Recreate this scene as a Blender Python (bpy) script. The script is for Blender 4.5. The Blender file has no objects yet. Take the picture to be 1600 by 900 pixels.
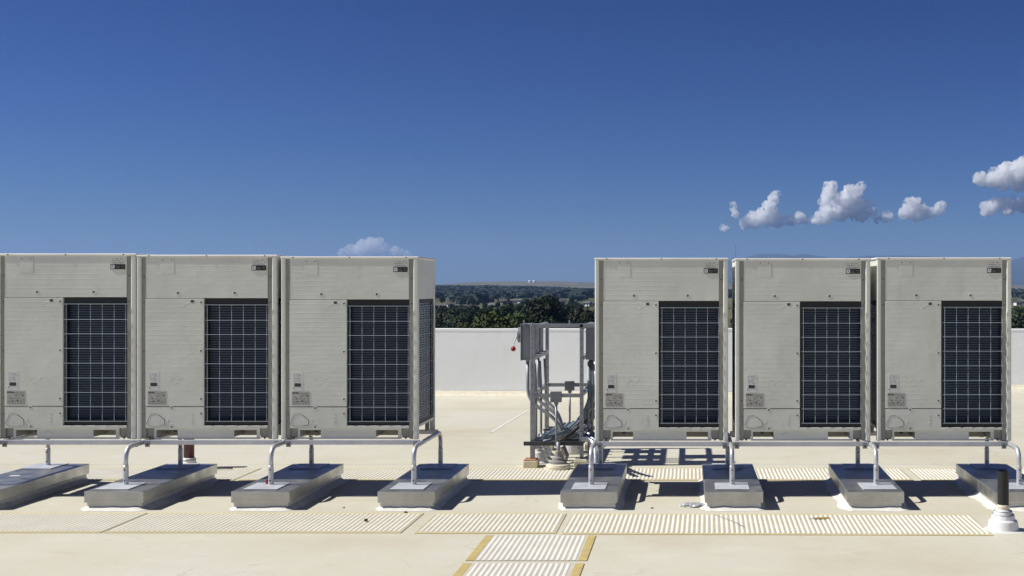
import bpy, bmesh, math, random
from mathutils import Vector, Matrix, noise
random.seed(7)
R = math.radians
SC = bpy.context.scene
COL = SC.collection
F = 1893.0            # focal length in photo pixels
PX, PY = 1075.0, 448.0
CAMZ = 1.94

# ------------------------------------------------------------------ camera
cam_d = bpy.data.cameras.new('camera'); cam = bpy.data.objects.new('camera', cam_d); COL.objects.link(cam)
cam.location = (0, 0, CAMZ); cam.rotation_euler = (R(90), 0, 0)
cam_d.sensor_width = 36; cam_d.lens = 36 * F / 1600
cam_d.shift_x = -(PX - 800) / 1600; cam_d.shift_y = -(450 - PY) / 1600
cam_d.clip_start = 0.1; cam_d.clip_end = 80000
SC.camera = cam

# ------------------------------------------------------------------ light
KX, KY = 0.93, 0.07                      # shadow travel per metre of height
SUN_EL = math.atan2(1, math.hypot(KX, KY))
SUN_AZ = math.atan2(-KX, -KY)            # clockwise from +Y, direction towards the sun
w = bpy.data.worlds.new('World'); SC.world = w; w.use_nodes = True
nt = w.node_tree; nt.nodes.clear()
sky = nt.nodes.new('ShaderNodeTexSky'); sky.sky_type = 'NISHITA'; sky.sun_disc = False
sky.sun_elevation = SUN_EL; sky.sun_rotation = SUN_AZ
sky.altitude = 1200; sky.air_density = 1.0; sky.dust_density = 0.35; sky.ozone_density = 2.6
def wmul(a, c):
    m = nt.nodes.new('ShaderNodeMix'); m.data_type = 'RGBA'; m.blend_type = 'MULTIPLY'; m.clamp_result = False
    m.inputs[0].default_value = 1; m.inputs[7].default_value = (*c, 1); nt.links.new(a, m.inputs[6]); return m.outputs[2]
gm = nt.nodes.new('ShaderNodeGamma'); gm.inputs[1].default_value = 1.6   # a polarised-looking, deep clear sky
nt.links.new(wmul(sky.outputs[0], (.085, .085, .085)), gm.inputs[0])
bg = nt.nodes.new('ShaderNodeBackground'); bg.inputs[1].default_value = 0.1
wo = nt.nodes.new('ShaderNodeOutputWorld')
nt.links.new(wmul(gm.outputs[0], (3.85, 4.82, 7.95)), bg.inputs[0]); nt.links.new(bg.outputs[0], wo.inputs[0])
sd = bpy.data.lights.new('sun', 'SUN'); sd.energy = 4.7; sd.angle = R(0.53); sd.color = (1.0, 0.98, 0.935)
sun = bpy.data.objects.new('sun', sd); COL.objects.link(sun)
sun.rotation_euler = Vector((-KX, -KY, 1)).to_track_quat('Z', 'Y').to_euler()
sun.location = (-8, -1, 9)
SC.view_settings.view_transform = 'Standard'; SC.view_settings.look = 'None'
SC.view_settings.exposure = 0.26; SC.view_settings.gamma = 1.0
SC.render.engine = 'CYCLES'
cy = SC.cycles
cy.max_bounces = 16; cy.diffuse_bounces = 4; cy.glossy_bounces = 3; cy.transmission_bounces = 2
cy.transparent_max_bounces = 8; cy.volume_bounces = 16; cy.volume_step_rate = .12; cy.volume_max_steps = 256; cy.caustics_reflective = False; cy.caustics_refractive = False
cy.use_denoising = True; cy.denoiser = 'OPENIMAGEDENOISE'; cy.sample_clamp_indirect = 6

# ------------------------------------------------------------------ materials
class NT:
    def __init__(s, name, inst=False):
        s.inst = inst
        s.m = bpy.data.materials.new(name); s.m.use_nodes = True; s.t = s.m.node_tree
        s.b = s.t.nodes['Principled BSDF']; s.co = None
    def n(s, kind, **kw):
        nd = s.t.nodes.new(kind)
        for k, v in kw.items(): setattr(nd, k, v)
        return nd
    def l(s, a, b): s.t.links.new(a, b)
    def coord(s, obj=True):
        if s.co is None:
            s.co = s.n('ShaderNodeTexCoord')
            if s.inst:
                oi = s.n('ShaderNodeObjectInfo'); va = s.n('ShaderNodeVectorMath', operation='ADD')
                s.l(s.co.outputs['Object'], va.inputs[0]); s.l(oi.outputs['Location'], va.inputs[1]); s.cv = va.outputs[0]
            else: s.cv = s.co.outputs['Object']
        return s.cv
    def noise(s, scale, detail=4, rough=.55, vec=None, stretch=None):
        v = vec or s.coord()
        if stretch:
            mp = s.n('ShaderNodeMapping'); mp.inputs['Scale'].default_value = stretch; s.l(v, mp.inputs[0]); v = mp.outputs[0]
        nd = s.n('ShaderNodeTexNoise'); nd.inputs['Scale'].default_value = scale
        nd.inputs['Detail'].default_value = detail; nd.inputs['Roughness'].default_value = rough
        s.l(v, nd.inputs['Vector']); return nd.outputs['Fac']
    def ramp(s, fac, stops):
        r = s.n('ShaderNodeValToRGB'); cr = r.color_ramp
        while len(cr.elements) < len(stops): cr.elements.new(.5)
        for e, (p, c) in zip(cr.elements, stops):
            e.position = p; e.color = (*c, 1) if isinstance(c, tuple) else (c, c, c, 1)
        s.l(fac, r.inputs[0]); return r.outputs[0]
    def mix(s, fac, a, b, mode='MIX'):
        m = s.n('ShaderNodeMix', data_type='RGBA', blend_type=mode)
        for i, v in ((0, fac), (6, a), (7, b)):
            if hasattr(v, 'is_linked'): s.l(v, m.inputs[i])
            elif i == 0: m.inputs[0].default_value = v
            else: m.inputs[i].default_value = (*v, 1)
        return m.outputs[2]
    def bump(s, h, strength, dist, prev=None):
        b = s.n('ShaderNodeBump'); b.inputs['Strength'].default_value = strength; b.inputs['Distance'].default_value = dist
        s.l(h, b.inputs['Height'])
        if prev is not None: s.l(prev, b.inputs['Normal'])
        return b.outputs[0]
    def math(s, op, a, b=None):
        m = s.n('ShaderNodeMath', operation=op)
        for i, v in ((0, a), (1, b)):
            if v is None: continue
            if hasattr(v, 'is_linked'): s.l(v, m.inputs[i])
            else: m.inputs[i].default_value = v
        return m.outputs[0]
    def fin(s, col, rough=.5, metal=0, normal=None, spec=None):
        if hasattr(col, 'is_linked'): s.l(col, s.b.inputs['Base Color'])
        else: s.b.inputs['Base Color'].default_value = (*col, 1)
        if hasattr(rough, 'is_linked'): s.l(rough, s.b.inputs['Roughness'])
        else: s.b.inputs['Roughness'].default_value = rough
        s.b.inputs['Metallic'].default_value = metal
        if spec is not None: s.b.inputs['Specular IOR Level'].default_value = spec
        if normal is not None: s.l(normal, s.b.inputs['Normal'])
        return s.m

def mat_plain(name, col, rough=.5, metal=0, var=.12, scale=9, bump=0.0, spec=None):
    t = NT(name); f = t.noise(scale, 5, .6)
    lo = tuple(c * (1 - var) for c in col); hi = tuple(min(1, c * (1 + var)) for c in col)
    c = t.ramp(f, [(.3, lo), (.7, hi)])
    nb = t.bump(t.noise(scale * 4, 4), .4, bump) if bump else None
    return t.fin(c, rough, metal, nb, spec)

def m_roof():
    t = NT('roof_coating')
    big = t.noise(.45, 6, .62); mid = t.noise(2.3, 6, .65); fine = t.noise(30, 4, .6)
    c = t.ramp(big, [(.28, (.545, .485, .355)), (.5, (.605, .57, .45)), (.72, (.63, .605, .51))])
    st = t.ramp(mid, [(.58, 0.0), (.76, 1.0)])
    c = t.mix(t.math('MULTIPLY', st, .5), c, (.53, .445, .305))
    lt = t.ramp(t.noise(1.1, 5, .6, stretch=(1, 2.2, 1)), [(.55, 0.0), (.75, 1.0)])
    c = t.mix(t.math('MULTIPLY', lt, .35), c, (.72, .69, .61))
    # dried drips and scuffs with a shape of their own
    wv = t.n('ShaderNodeTexVoronoi', feature='DISTANCE_TO_EDGE'); wv.inputs['Scale'].default_value = .8
    dis = t.n('ShaderNodeVectorMath', operation='ADD')
    nn = t.n('ShaderNodeTexNoise'); nn.inputs['Scale'].default_value = 1.7; nn.inputs['Detail'].default_value = 5
    t.l(t.coord(), nn.inputs['Vector']); t.l(t.coord(), dis.inputs[0]); t.l(nn.outputs['Color'], dis.inputs[1])
    t.l(dis.outputs[0], wv.inputs['Vector'])
    cr = t.ramp(wv.outputs['Distance'], [(.0, 1.0), (.012, 0.0)])
    gate = t.ramp(t.noise(.9, 2, .5), [(.52, 0.0), (.6, 1.0)])
    c = t.mix(t.math('MULTIPLY', t.math('MULTIPLY', cr, gate), .5), c, (.45, .37, .27))
    sp = t.ramp(t.noise(55, 2, .5), [(.70, 0.0), (.78, 1.0)])
    c = t.mix(t.math('MULTIPLY', sp, .35), c, (.42, .35, .26))
    nb = t.bump(big, .5, .03); nb = t.bump(mid, .5, .012, nb); nb = t.bump(fine, .35, .0015, nb)
    return t.fin(c, .62, 0, nb, .35)

def m_parapet():
    t = NT('parapet_coating')
    a = t.noise(.8, 6, .6); v = t.noise(1.6, 5, .6, stretch=(3, 3, .35))
    c = t.ramp(a, [(.3, (.88, .895, .88)), (.7, (.91, .925, .915))])
    c = t.mix(t.math('MULTIPLY', t.ramp(v, [(.52, 0.0), (.75, 1.0)]), .3), c, (.74, .71, .63))
    nb = t.bump(a, .4, .03); nb = t.bump(t.noise(9, 4), .25, .004, nb)
    return t.fin(c, .6, 0, nb, .3)

def m_beige(name='beige_paint', col=(.74, .745, .665), ribs=False):
    t = NT(name, True); a = t.noise(2.2, 6, .6); d = t.noise(5, 5, .65, stretch=(1, 1, .4))
    lo = tuple(c * .92 for c in col); hi = tuple(c * 1.07 for c in col)
    c = t.ramp(a, [(.3, lo), (.7, hi)])
    c = t.mix(t.math('MULTIPLY', t.ramp(d, [(.58, 0.0), (.72, 1.0)]), .22), c, (.42, .34, .27))
    sp = t.ramp(t.noise(60, 2, .5), [(.71, 0.0), (.76, 1.0)])
    c = t.mix(t.math('MULTIPLY', sp, .4), c, (.25, .22, .19))
    nb = t.bump(t.noise(3.2, 4), .45, .010)
    nb = t.bump(t.noise(14, 3, .5, stretch=(.25, 1, 1)), .35, .003, nb)
    if ribs:
        wv = t.n('ShaderNodeTexWave', wave_type='BANDS', bands_direction='Z', wave_profile='SIN')
        wv.inputs['Scale'].default_value = 7.5; wv.inputs['Distortion'].default_value = .25; wv.inputs['Detail'].default_value = 1
        t.l(t.coord(), wv.inputs['Vector'])
        g = t.math('MULTIPLY', t.ramp(wv.outputs['Fac'], [(.80, 0.0), (1.0, 1.0)]), t.ramp(t.noise(1.5, 2), [(.42, 0.2), (.6, 1.0)]))
        nb = t.bump(g, .24, .0022, nb)
    return t.fin(c, t.ramp(a, [(.3, .42), (.7, .56)]), 0, nb, .45)

def m_galv(name, col=(.50, .53, .56), rough=.33, metal=1.0):
    t = NT(name, True)
    v = t.n('ShaderNodeTexVoronoi'); v.inputs['Scale'].default_value = 42; t.l(t.coord(), v.inputs['Vector'])
    a = t.noise(3.5, 6, .65)
    c = t.ramp(a, [(.3, tuple(x * .86 for x in col)), (.7, tuple(min(1, x * 1.1) for x in col))])
    bw = t.n('ShaderNodeRGBToBW'); t.l(v.outputs['Color'], bw.inputs[0]); c = t.mix(.10, c, t.ramp(bw.outputs[0], [(0.0, .3), (1.0, .7)]), 'OVERLAY')
    r = t.ramp(t.noise(6, 5, .6), [(.3, rough * .8), (.7, rough * 1.35)])
    nb = t.bump(t.noise(3, 3), .4, .004)
    return t.fin(c, r, metal, nb)

def m_coil(name='coil_fins', col=(.015, .029, .058)):
    t = NT(name, True)
    wv = t.n('ShaderNodeTexWave', wave_type='BANDS', bands_direction='Z'); wv.inputs['Scale'].default_value = 14
    t.l(t.coord(), wv.inputs['Vector'])
    a = t.noise(5, 4, .6)
    c = t.ramp(wv.outputs['Fac'], [(.25, tuple(x * .45 for x in col)), (.8, col)])
    c = t.mix(t.math('MULTIPLY', t.ramp(t.noise(1.6, 4, .6), [(.35, 0.0), (.7, 1.0)]), .6), c, (.035, .05, .075))
    nb = t.bump(wv.outputs['Fac'], .8, .006)
    return t.fin(c, .42, .0, nb, .5)

def m_leaf(name, dark, light):
    t = NT(name); g = t.n('ShaderNodeNewGeometry')
    oi = t.n('ShaderNodeObjectInfo')
    c = t.ramp(g.outputs['Random Per Island'], [(.0, dark), (1.0, light)])
    hs = t.n('ShaderNodeHueSaturation'); t.l(c, hs.inputs['Color'])
    t.l(t.math('ADD', t.math('MULTIPLY', oi.outputs['Random'], .6), .7), hs.inputs['Value'])
    t.l(t.math('ADD', t.math('MULTIPLY', oi.outputs['Random'], .05), .475), hs.inputs['Hue'])
    return t.fin(hs.outputs[0], .75, 0, None, .2)

def m_terrain():
    t = NT('valley_ground')
    a = t.noise(.0035, 8, .62, stretch=(1, .35, 1)); b = t.noise(.02, 6, .6, stretch=(1, .5, 1))
    c = t.ramp(a, [(.35, (.052, .062, .028)), (.5, (.12, .115, .055)), (.62, (.21, .18, .10))])
    c = t.mix(t.math('MULTIPLY', t.ramp(b, [(.5, 0.0), (.62, 1.0)]), .75), c, (.03, .042, .02))
    # farther uplands are dry grass
    sx = t.n('ShaderNodeSeparateXYZ'); t.l(t.coord(), sx.inputs[0])
    far = t.ramp(t.math('DIVIDE', sx.outputs['Y'], 10000.0), [(.36, 0.0), (.42, 1.0)])
    c = t.mix(far, c, t.ramp(a, [(.3, (.085, .085, .045)), (.7, (.20, .17, .10))]))
    return t.fin(c, .95, 0, None, .1)

def m_cloud():
    t = NT('cloud_white')
    c = t.ramp(t.noise(.004, 5), [(.3, (.95, .95, .95)), (.7, (.99, .99, .985))])
    t.b.inputs['Subsurface Weight'].default_value = 1; t.b.inputs['Subsurface Radius'].default_value = (1, 1, 1); t.b.inputs['Subsurface Scale'].default_value = 220
    return t.fin(c, 1.0, 0, None, 0)

def m_volume(name, dens, col, g):
    m = bpy.data.materials.new(name); m.use_nodes = True; t = m.node_tree; t.nodes.clear()
    o = t.nodes.new('ShaderNodeOutputMaterial'); v = t.nodes.new('ShaderNodeVolumePrincipled')
    v.inputs['Density'].default_value = dens; v.inputs['Color'].default_value = (*col, 1)
    v.inputs['Anisotropy'].default_value = g
    t.links.new(v.outputs[0], o.inputs['Volume']); return m

M = dict(
    roof=m_roof(), parapet=m_parapet(),
    beige=m_beige(), beige_rib=m_beige('beige_ribbed_paint', ribs=True), cap=m_beige('pale_cap_paint', (.74, .72, .66)),
    beige_dk=m_beige('beige_shade_strip', (.34, .33, .285)),  # darker beige: shade of recesses and undersides put into the colour
    coil=m_coil(), side_coil=m_coil('side_coil_fins', (.20, .22, .26)),  # side fins lighter than the front, their reflection put into the colour
    black=mat_plain('black_plastic', (.012, .012, .013), .5), wire=mat_plain('wire_guard_coating', (.36, .43, .50), .45, 0, .05),
    screw=mat_plain('screw_steel', (.10, .095, .085), .4, .6), paper=mat_plain('white_label_paper', (.74, .74, .72), .5, 0, .05, 60),
    greylab=mat_plain('grey_label', (.46, .45, .41), .5, 0, .25, 70), ink=mat_plain('label_ink', (.04, .04, .04), .5),
    fadeink=mat_plain('faded_ink', (.24, .235, .21), .5),
    alu=m_galv('aluminium_rail', (.60, .60, .64), .42, .5), tube=m_galv('tube_steel', (.60, .605, .62), .38, .5),
    plate=m_galv('base_plate_steel', (.60, .62, .65), .45, .25), curb=m_galv('curb_sheet_metal', (.49, .49, .465), .40, .95),
    curb_low=m_galv('curb_lower_sheet', (.62, .62, .58), .5, .3),
    mastic=mat_plain('white_mastic', (.73, .71, .63), .55, 0, .12, 12, .006),
    pad=mat_plain('walkway_pad_groove', (.50, .435, .29), .7, 0, .12, 5), rib=mat_plain('walkway_pad_rib', (.80, .775, .68), .6, 0, .08, 3),
    rib2=mat_plain('walkway_pad_rib_white', (.78, .755, .68), .6, 0, .08, 3), pad2=mat_plain('walkway_pad_groove_grey', (.56, .515, .41), .7, 0, .12, 5),
    yellow=mat_plain('yellow_edge', (.52, .405, .16), .7, 0, .16, 9), yellow2=mat_plain('pale_yellow_edge', (.64, .53, .27), .65, 0, .10, 4),
    strut=m_galv('strut_channel', (.37, .38, .41), .45, .35), box=m_galv('enclosure_grey', (.24, .255, .28), .45, .2),
    conduit=m_galv('conduit_steel', (.30, .315, .34), .42, .3), foil=m_galv('foil_wrap', (.36, .38, .42), .35, .8),
    dark=mat_plain('dark_sleeve', (.05, .055, .062), .45, 0, .2, 20), blue=mat_plain('blue_pipe_wrap', (.16, .22, .28), .4, 0, .3, 14),
    red=mat_plain('red_plastic', (.36, .010, .016), .35), maroon=mat_plain('maroon_pipe_paint', (.07, .011, .02), .45, 0, .3, 12),
    blackpipe=mat_plain('black_cast_pipe', (.014, .012, .012), .5, 0, .4, 25, .002), boot=mat_plain('white_boot', (.80, .79, .77), .5, 0, .05, 10, .003),
    lead=mat_plain('grey_boot', (.25, .235, .225), .6, 0, .2, 14), cream=mat_plain('cream_block', (.68, .62, .48), .6, 0, .12, 12),
    rust=mat_plain('rusty_wood', (.36, .19, .10), .8, 0, .35, 22), stone=mat_plain('dark_stone', (.035, .03, .028), .8, 0, .3, 60, .002),
    rag=mat_plain('crumpled_foil', (.52, .53, .54), .4, .3, .25, 30, .004), leafd=mat_plain('dry_leaf', (.40, .26, .10), .8),
    leafA=m_leaf('dark_foliage', (.008, .016, .007), (.034, .055, .022)), leafB=m_leaf('olive_foliage', (.030, .042, .010), (.07, .085, .02)),
    leafC=m_leaf('grey_green_foliage', (.02, .03, .016), (.07, .085, .045)),
    leafD=m_leaf('far_wood_foliage', (.008, .014, .012), (.022, .034, .024)),
    bark=mat_plain('bark', (.09, .07, .05), .9, 0, .3, 6), ground=m_terrain(), cloud=m_cloud(),
    hwall=mat_plain('house_wall', (.42, .40, .36), .8, 0, .1, 1), hwhite=mat_plain('white_house_wall', (.78, .77, .74), .8, 0, .05, 1),
    hroof=mat_plain('house_roof', (.07, .062, .058), .8, 0, .2, 1), groof=mat_plain('pale_roof', (.13, .13, .13), .8, 0, .2, 1), pane=mat_plain('window_glass', (.03, .035, .04), .15),
    mountain=mat_plain('mountain_rock', (.04, .05, .05), .95, 0, .3, .004),
    render_wall=mat_plain('building_wall', (.55, .5, .42), .8, 0, .1, 2),
)

# ------------------------------------------------------------------ helpers
def tag(o, label=None, cat=None, group=None, kind=None):
    if label: o['label'] = label
    if cat: o['category'] = cat
    if group: o['group'] = group
    if kind: o['kind'] = kind
    return o
def empty(name, loc, label, cat, group=None, rz=0):
    o = bpy.data.objects.new(name, None); COL.objects.link(o); o.location = loc; o.rotation_euler = (0, 0, rz)
    o.empty_display_size = .1
    return tag(o, label, cat, group)
def mk(name, bm, mat, parent=None, bevel=0, smooth=False, org=None, seg=2):
    if org is not None: bmesh.ops.translate(bm, verts=bm.verts, vec=-Vector(org))
    me = bpy.data.meshes.new(name); bmesh.ops.recalc_face_normals(bm, faces=bm.faces); bm.to_mesh(me); bm.free()
    me.materials.append(mat if not isinstance(mat, str) else M[mat])
    o = bpy.data.objects.new(name, me); COL.objects.link(o)
    if parent is not None: o.parent = parent
    elif org is not None: o.location = org
    if smooth:
        for p in me.polygons: p.use_smooth = True
    if bevel:
        b = o.modifiers.new('bevel', 'BEVEL'); b.width = bevel; b.segments = seg; b.limit_method = 'ANGLE'; b.angle_limit = R(40)
    return o
def box(bm, x0, x1, y0, y1, z0, z1, rz=0, c=None):
    vs = [bm.verts.new((x, y, z)) for x in (x0, x1) for y in (y0, y1) for z in (z0, z1)]
    for f in ((0,1,3,2),(4,6,7,5),(0,4,5,1),(2,3,7,6),(0,2,6,4),(1,5,7,3)): bm.faces.new([vs[i] for i in f])
    if rz: bmesh.ops.rotate(bm, verts=vs, cent=c or ((x0+x1)/2, (y0+y1)/2, z0), matrix=Matrix.Rotation(rz, 3, 'Z'))
    return vs
def B(*a, **k):
    bm = bmesh.new(); box(bm, *a, **k); return bm
def tube(bm, pts, r, n=12, cap=True):
    pts = [Vector(p) for p in pts]; rr = r if isinstance(r, (list, tuple)) else [r] * len(pts)
    t0 = (pts[1] - pts[0]).normalized(); up = Vector((0, 0, 1)) if abs(t0.z) < .9 else Vector((1, 0, 0))
    nrm = t0.cross(up).normalized(); rings = []
    for i, p in enumerate(pts):
        if i == 0: t = t0
        elif i == len(pts) - 1: t = (pts[i] - pts[i-1]).normalized()
        else: t = ((pts[i+1] - p).normalized() + (p - pts[i-1]).normalized()).normalized()
        nrm = (nrm - t * nrm.dot(t)).normalized(); bn = t.cross(nrm)
        rings.append([bm.verts.new(p + (nrm * math.cos(2*math.pi*k/n) + bn * math.sin(2*math.pi*k/n)) * rr[i]) for k in range(n)])
    for a, b in zip(rings, rings[1:]):
        for k in range(n): bm.faces.new((a[k], a[(k+1) % n], b[(k+1) % n], b[k]))
    if cap: bm.faces.new(rings[0][::-1]); bm.faces.new(rings[-1])
def Tb(pts, r, n=12):
    bm = bmesh.new(); tube(bm, pts, r, n); return bm
def lathe(bm, prof, c=(0, 0, 0), n=24, jit=0):
    rings = []
    for r, z in prof:
        rings.append([bm.verts.new((c[0] + r*(1+random.uniform(-jit, jit))*math.cos(2*math.pi*k/n), c[1] + r*(1+random.uniform(-jit, jit))*math.sin(2*math.pi*k/n), c[2]+z)) for k in range(n)])
    for a, b in zip(rings, rings[1:]):
        for k in range(n): bm.faces.new((a[k], a[(k+1) % n], b[(k+1) % n], b[k]))
    bm.faces.new(rings[0][::-1]); bm.faces.new(rings[-1])
def L(prof, c=(0,0,0), n=24, jit=0):
    bm = bmesh.new(); lathe(bm, prof, c, n, jit); return bm
def arc(p0, p1, p2, rad, n=7):
    """points rounding the corner p0-p1-p2"""
    p0, p1, p2 = map(Vector, (p0, p1, p2)); a = (p0 - p1).normalized(); b = (p2 - p1).normalized()
    s, e = p1 + a * rad, p1 + b * rad
    return [(s * (1-t)**2 + p1 * 2*t*(1-t) + e * t*t) for t in [i/(n-1) for i in range(n)]]
def bez(p0, p1, p2, p3, n=14):
    p0, p1, p2, p3 = map(Vector, (p0, p1, p2, p3))
    return [p0*(1-t)**3 + p1*3*t*(1-t)**2 + p2*3*t*t*(1-t) + p3*t**3 for t in [i/(n-1) for i in range(n)]]
def cyl_y(bm, x, z, r, y0, y1, n=12):
    tube(bm, [(x, y0, z), (x, y1, z)], r, n)
def children(o): return [c for c in bpy.data.objects if c.parent == o]
def copy_tree(root, kids, loc, label, group=None):
    c = root.copy(); COL.objects.link(c); c.location = loc; c['label'] = label
    if group: c['group'] = group
    mp = {root: c}
    for k in kids:
        d = k.copy(); COL.objects.link(d); d.parent = mp[k.parent]; mp[k] = d
    return c
def tree_list(root):
    out, q = [], [root]
    par = {}
    for o in bpy.data.objects: par.setdefault(o.parent, []).append(o)
    while q:
        r = q.pop(0)
        for c in par.get(r, []): out.append(c); q.append(c)
    return out
def gx(px, Y): return (px - PX) * Y / F
def gz(py, Y): return CAMZ - (py - PY) * Y / F

# ------------------------------------------------------------------ roof, parapet
bm = bmesh.new()
nx, ny = 90, 70
X0, X1, Y0, Y1 = -26, 30, -10, 23.6
g = [[bm.verts.new((X0+(X1-X0)*i/nx, Y0+(Y1-Y0)*j/ny, 0)) for i in range(nx+1)] for j in range(ny+1)]
for j in range(ny):
    for i in range(nx): bm.faces.new((g[j][i], g[j][i+1], g[j+1][i+1], g[j+1][i]))
tag(mk('roof', bm, 'roof'), 'cream coated flat roof under the units', kind='structure')
bm = bmesh.new()
box(bm, X0, X1, Y0, Y1, -12, -.02)
tag(mk('building_body', bm, 'render_wall'), 'building below the flat roof', kind='structure')

# parapet: line slanted and face leaned back to catch more sun, top edge uneven
def wallY(x): return (21.62 - (x - gx(700, 21.6)) * .05) if x < 1.6 else 23.2 - (x - 1.6) * .05
bm = bmesh.new(); rows = []
for i in range(141):
    x = -20 + i * .34; y = wallY(x); h = CAMZ - 65.3 * y / F
    h += .012 * noise.noise((x * .7, 0, 3)) + .006 * noise.noise((x * 3, 0, 1))
    wob = .015 * noise.noise((x * .5, 5, 0))
    rows.append([bm.verts.new(p) for p in ((x, y-.004, .003), (x, y-.003+wob*.3, .02), (x, y+wob*.5, .06), (x, y+wob+.014, .2), (x, y+wob+.072, h*.7),
                 (x, y+wob+.101, h-.055), (x, y+.097+wob, h-.05), (x, y+.099+wob, h-.012), (x, y+.12, h), (x, y+.34, h-.02), (x, y+.36, h-.09), (x, y+.34, h-.09), (x, y+.34, -.5), (x, y-.004, -.5))])
for a, b in zip(rows, rows[1:]):
    for k in range(len(a)): bm.faces.new((a[k], a[(k+1) % len(a)], b[(k+1) % len(a)], b[k]))
pw = mk('parapet_wall', bm, 'parapet', smooth=False)
tag(pw, 'long white coated parapet wall along the far roof edge', 'wall')

bm = bmesh.new(); rows = []
for i in range(141):
    x = -20 + i * .34; y = wallY(x)
    rows.append([bm.verts.new(p) for p in ((x, y-.20+.04*noise.noise((x, 2, 0)), .002), (x, y-.10, .016), (x, y-.03, .052), (x, y-.006, .085), (x, y-.001, .088))])
for a, b in zip(rows, rows[1:]):
    for k in range(4): bm.faces.new((a[k], a[k+1], b[k+1], b[k]))
tag(mk('roof_cant', bm, 'cream', smooth=True), 'cream sloped strip where the roof meets the parapet', kind='structure')
# membrane seams: low welds in the coating
def seam(name, pts, wd, label, mt='mastic'):
    bm = bmesh.new(); v = []
    for i, (x, y) in enumerate(pts):
        a = pts[max(0, i-1)]; b = pts[min(len(pts)-1, i+1)]; d = Vector((b[0]-a[0], b[1]-a[1], 0)).normalized(); n = Vector((-d.y, d.x, 0))
        v.append([bm.verts.new(Vector((x, y, z)) + n*s*wd) for s, z in ((-1, .001), (-.5, .005), (.5, .005), (1, .001))])
    for a, b in zip(v, v[1:]):
        for k in range(3): bm.faces.new((a[k], a[k+1], b[k+1], b[k]))
    return tag(mk(name, bm, mt), label, kind='structure')
seam('roof_seam', [(gx(768, 16.1), 16.1), (gx(795, 17.4), 17.4), (gx(822, 18.8), 18.8)], .02, 'thin pale seam in the roof coating', 'rib')
seam('roof_seam', [(-9+i*.9, 19.2+.05*math.sin(i)) for i in range(24)], .018, 'roof seam running along the parapet', 'roof')
seam('roof_seam', [(-9+i*.9, 13.25+.02*math.sin(i*2)) for i in range(24)], .016, 'roof seam running behind the units', 'roof')
seam('roof_seam', [(-9+i*.9, 7.9+.03*math.sin(i*1.3)) for i in range(8)], .014, 'roof seam in the near left of the roof', 'roof')

# ------------------------------------------------------------------ walkway pads
def pad(x0, x1, y0, y1, edges, label, group, rz=0, ew=.055, white=False, visible_ribs=True):
    cx, cyy = (x0+x1)/2, (y0+y1)/2
    t = empty('walkway_pad', (cx, cyy, 0), label, 'walkway pad', group, rz)
    a, b = x0-cx, x1-cx; c, d = y0-cyy, y1-cyy
    if edges == 'y': rx0, rx1, ry0, ry1 = a, b, c+ew, d-ew
    else: rx0, rx1, ry0, ry1 = a+ew, b-ew, c, d
    mk('base_sheet', B(rx0, rx1, ry0, ry1, .001, .0045), 'pad2' if white else 'pad', t)
    bm = bmesh.new(); n = int((rx1-rx0-.01)/.040)
    off = ((rx1-rx0) - n*.040)/2
    for i in range(n):
        x = rx0+off+.010+i*.040
        vs = [bm.verts.new(p) for yy in (ry0+.006, ry1-.006) for p in ((x-.002, yy, .0045), (x+.004, yy, .0078), (x+.017, yy, .0078), (x+.023, yy, .0045))]
        for f in ((0,1,5,4),(1,2,6,5),(2,3,7,6),(0,3,2,1),(4,5,6,7)): bm.faces.new([vs[k] for k in f])
    mk('ribbing', bm, 'rib2' if white else 'rib', t)
    for s in (0, 1):
        if edges == 'y':
            yy = (c, c+ew) if s == 0 else (d-ew, d); bb = B(a, b, yy[0], yy[1], .001, .006)
        else:
            xx = (a, a+ew) if s == 0 else (b-ew, b); bb = B(xx[0], xx[1], c, d, .001, .006)
        mk('yellow_edge', bb, 'yellow' if white else 'yellow2', t, .002)
    return t
G1, G2, G3 = 'walkway pads in the strip before the units', 'walkway pads leading to the viewer', 'walkway pads in the strip behind the units'
pad(-7.6, -4.625, 9.54, 10.37, 'y', 'cream ribbed walkway pad in the front strip, leftmost, before the cut-off grey curb', G1, R(-.1), .035)
pad(-4.60, -2.258, 9.535, 10.36, 'y', 'cream ribbed walkway pad with a dark pebble lying on it', G1, R(-.1), .035)
pad(-2.150, -1.036, 9.515, 10.345, 'y', 'short cream ribbed walkway pad directly above the pads that lead to the viewer', G1, R(-.1), .035)
pad(-.988, 2.385, 9.46, 10.31, 'y', 'longest cream ribbed walkway pad, ending by the white pipe boot', G1, R(-.9), .035)
pad(-1.575, -.715, 8.565, 9.43, 'x', 'white ribbed walkway pad with golden side edges touching the front strip', G2, 0, .062, True)
pad(-1.575, -.725, 7.60, 8.475, 'x', 'white ribbed walkway pad with golden side edges cut off by the bottom of the photo', G2, 0, .062, True)
pad(-7.3, -4.55, 12.12, 12.93, 'y', 'flat cream walkway pad behind the two leftmost curbs', G3, 0, .04)
pad(-4.50, -1.21, 12.12, 12.93, 'y', 'ribbed walkway pad behind the curbs, left of the conduit rack', G3, 0, .04)
pad(-.93, 2.26, 12.12, 12.93, 'y', 'long ribbed walkway pad behind the right-hand units', G3, 0, .04)
pad(2.33, 3.6, 12.10, 12.91, 'y', 'ribbed walkway pad behind the rightmost unit', G3, 0, .04)

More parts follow.
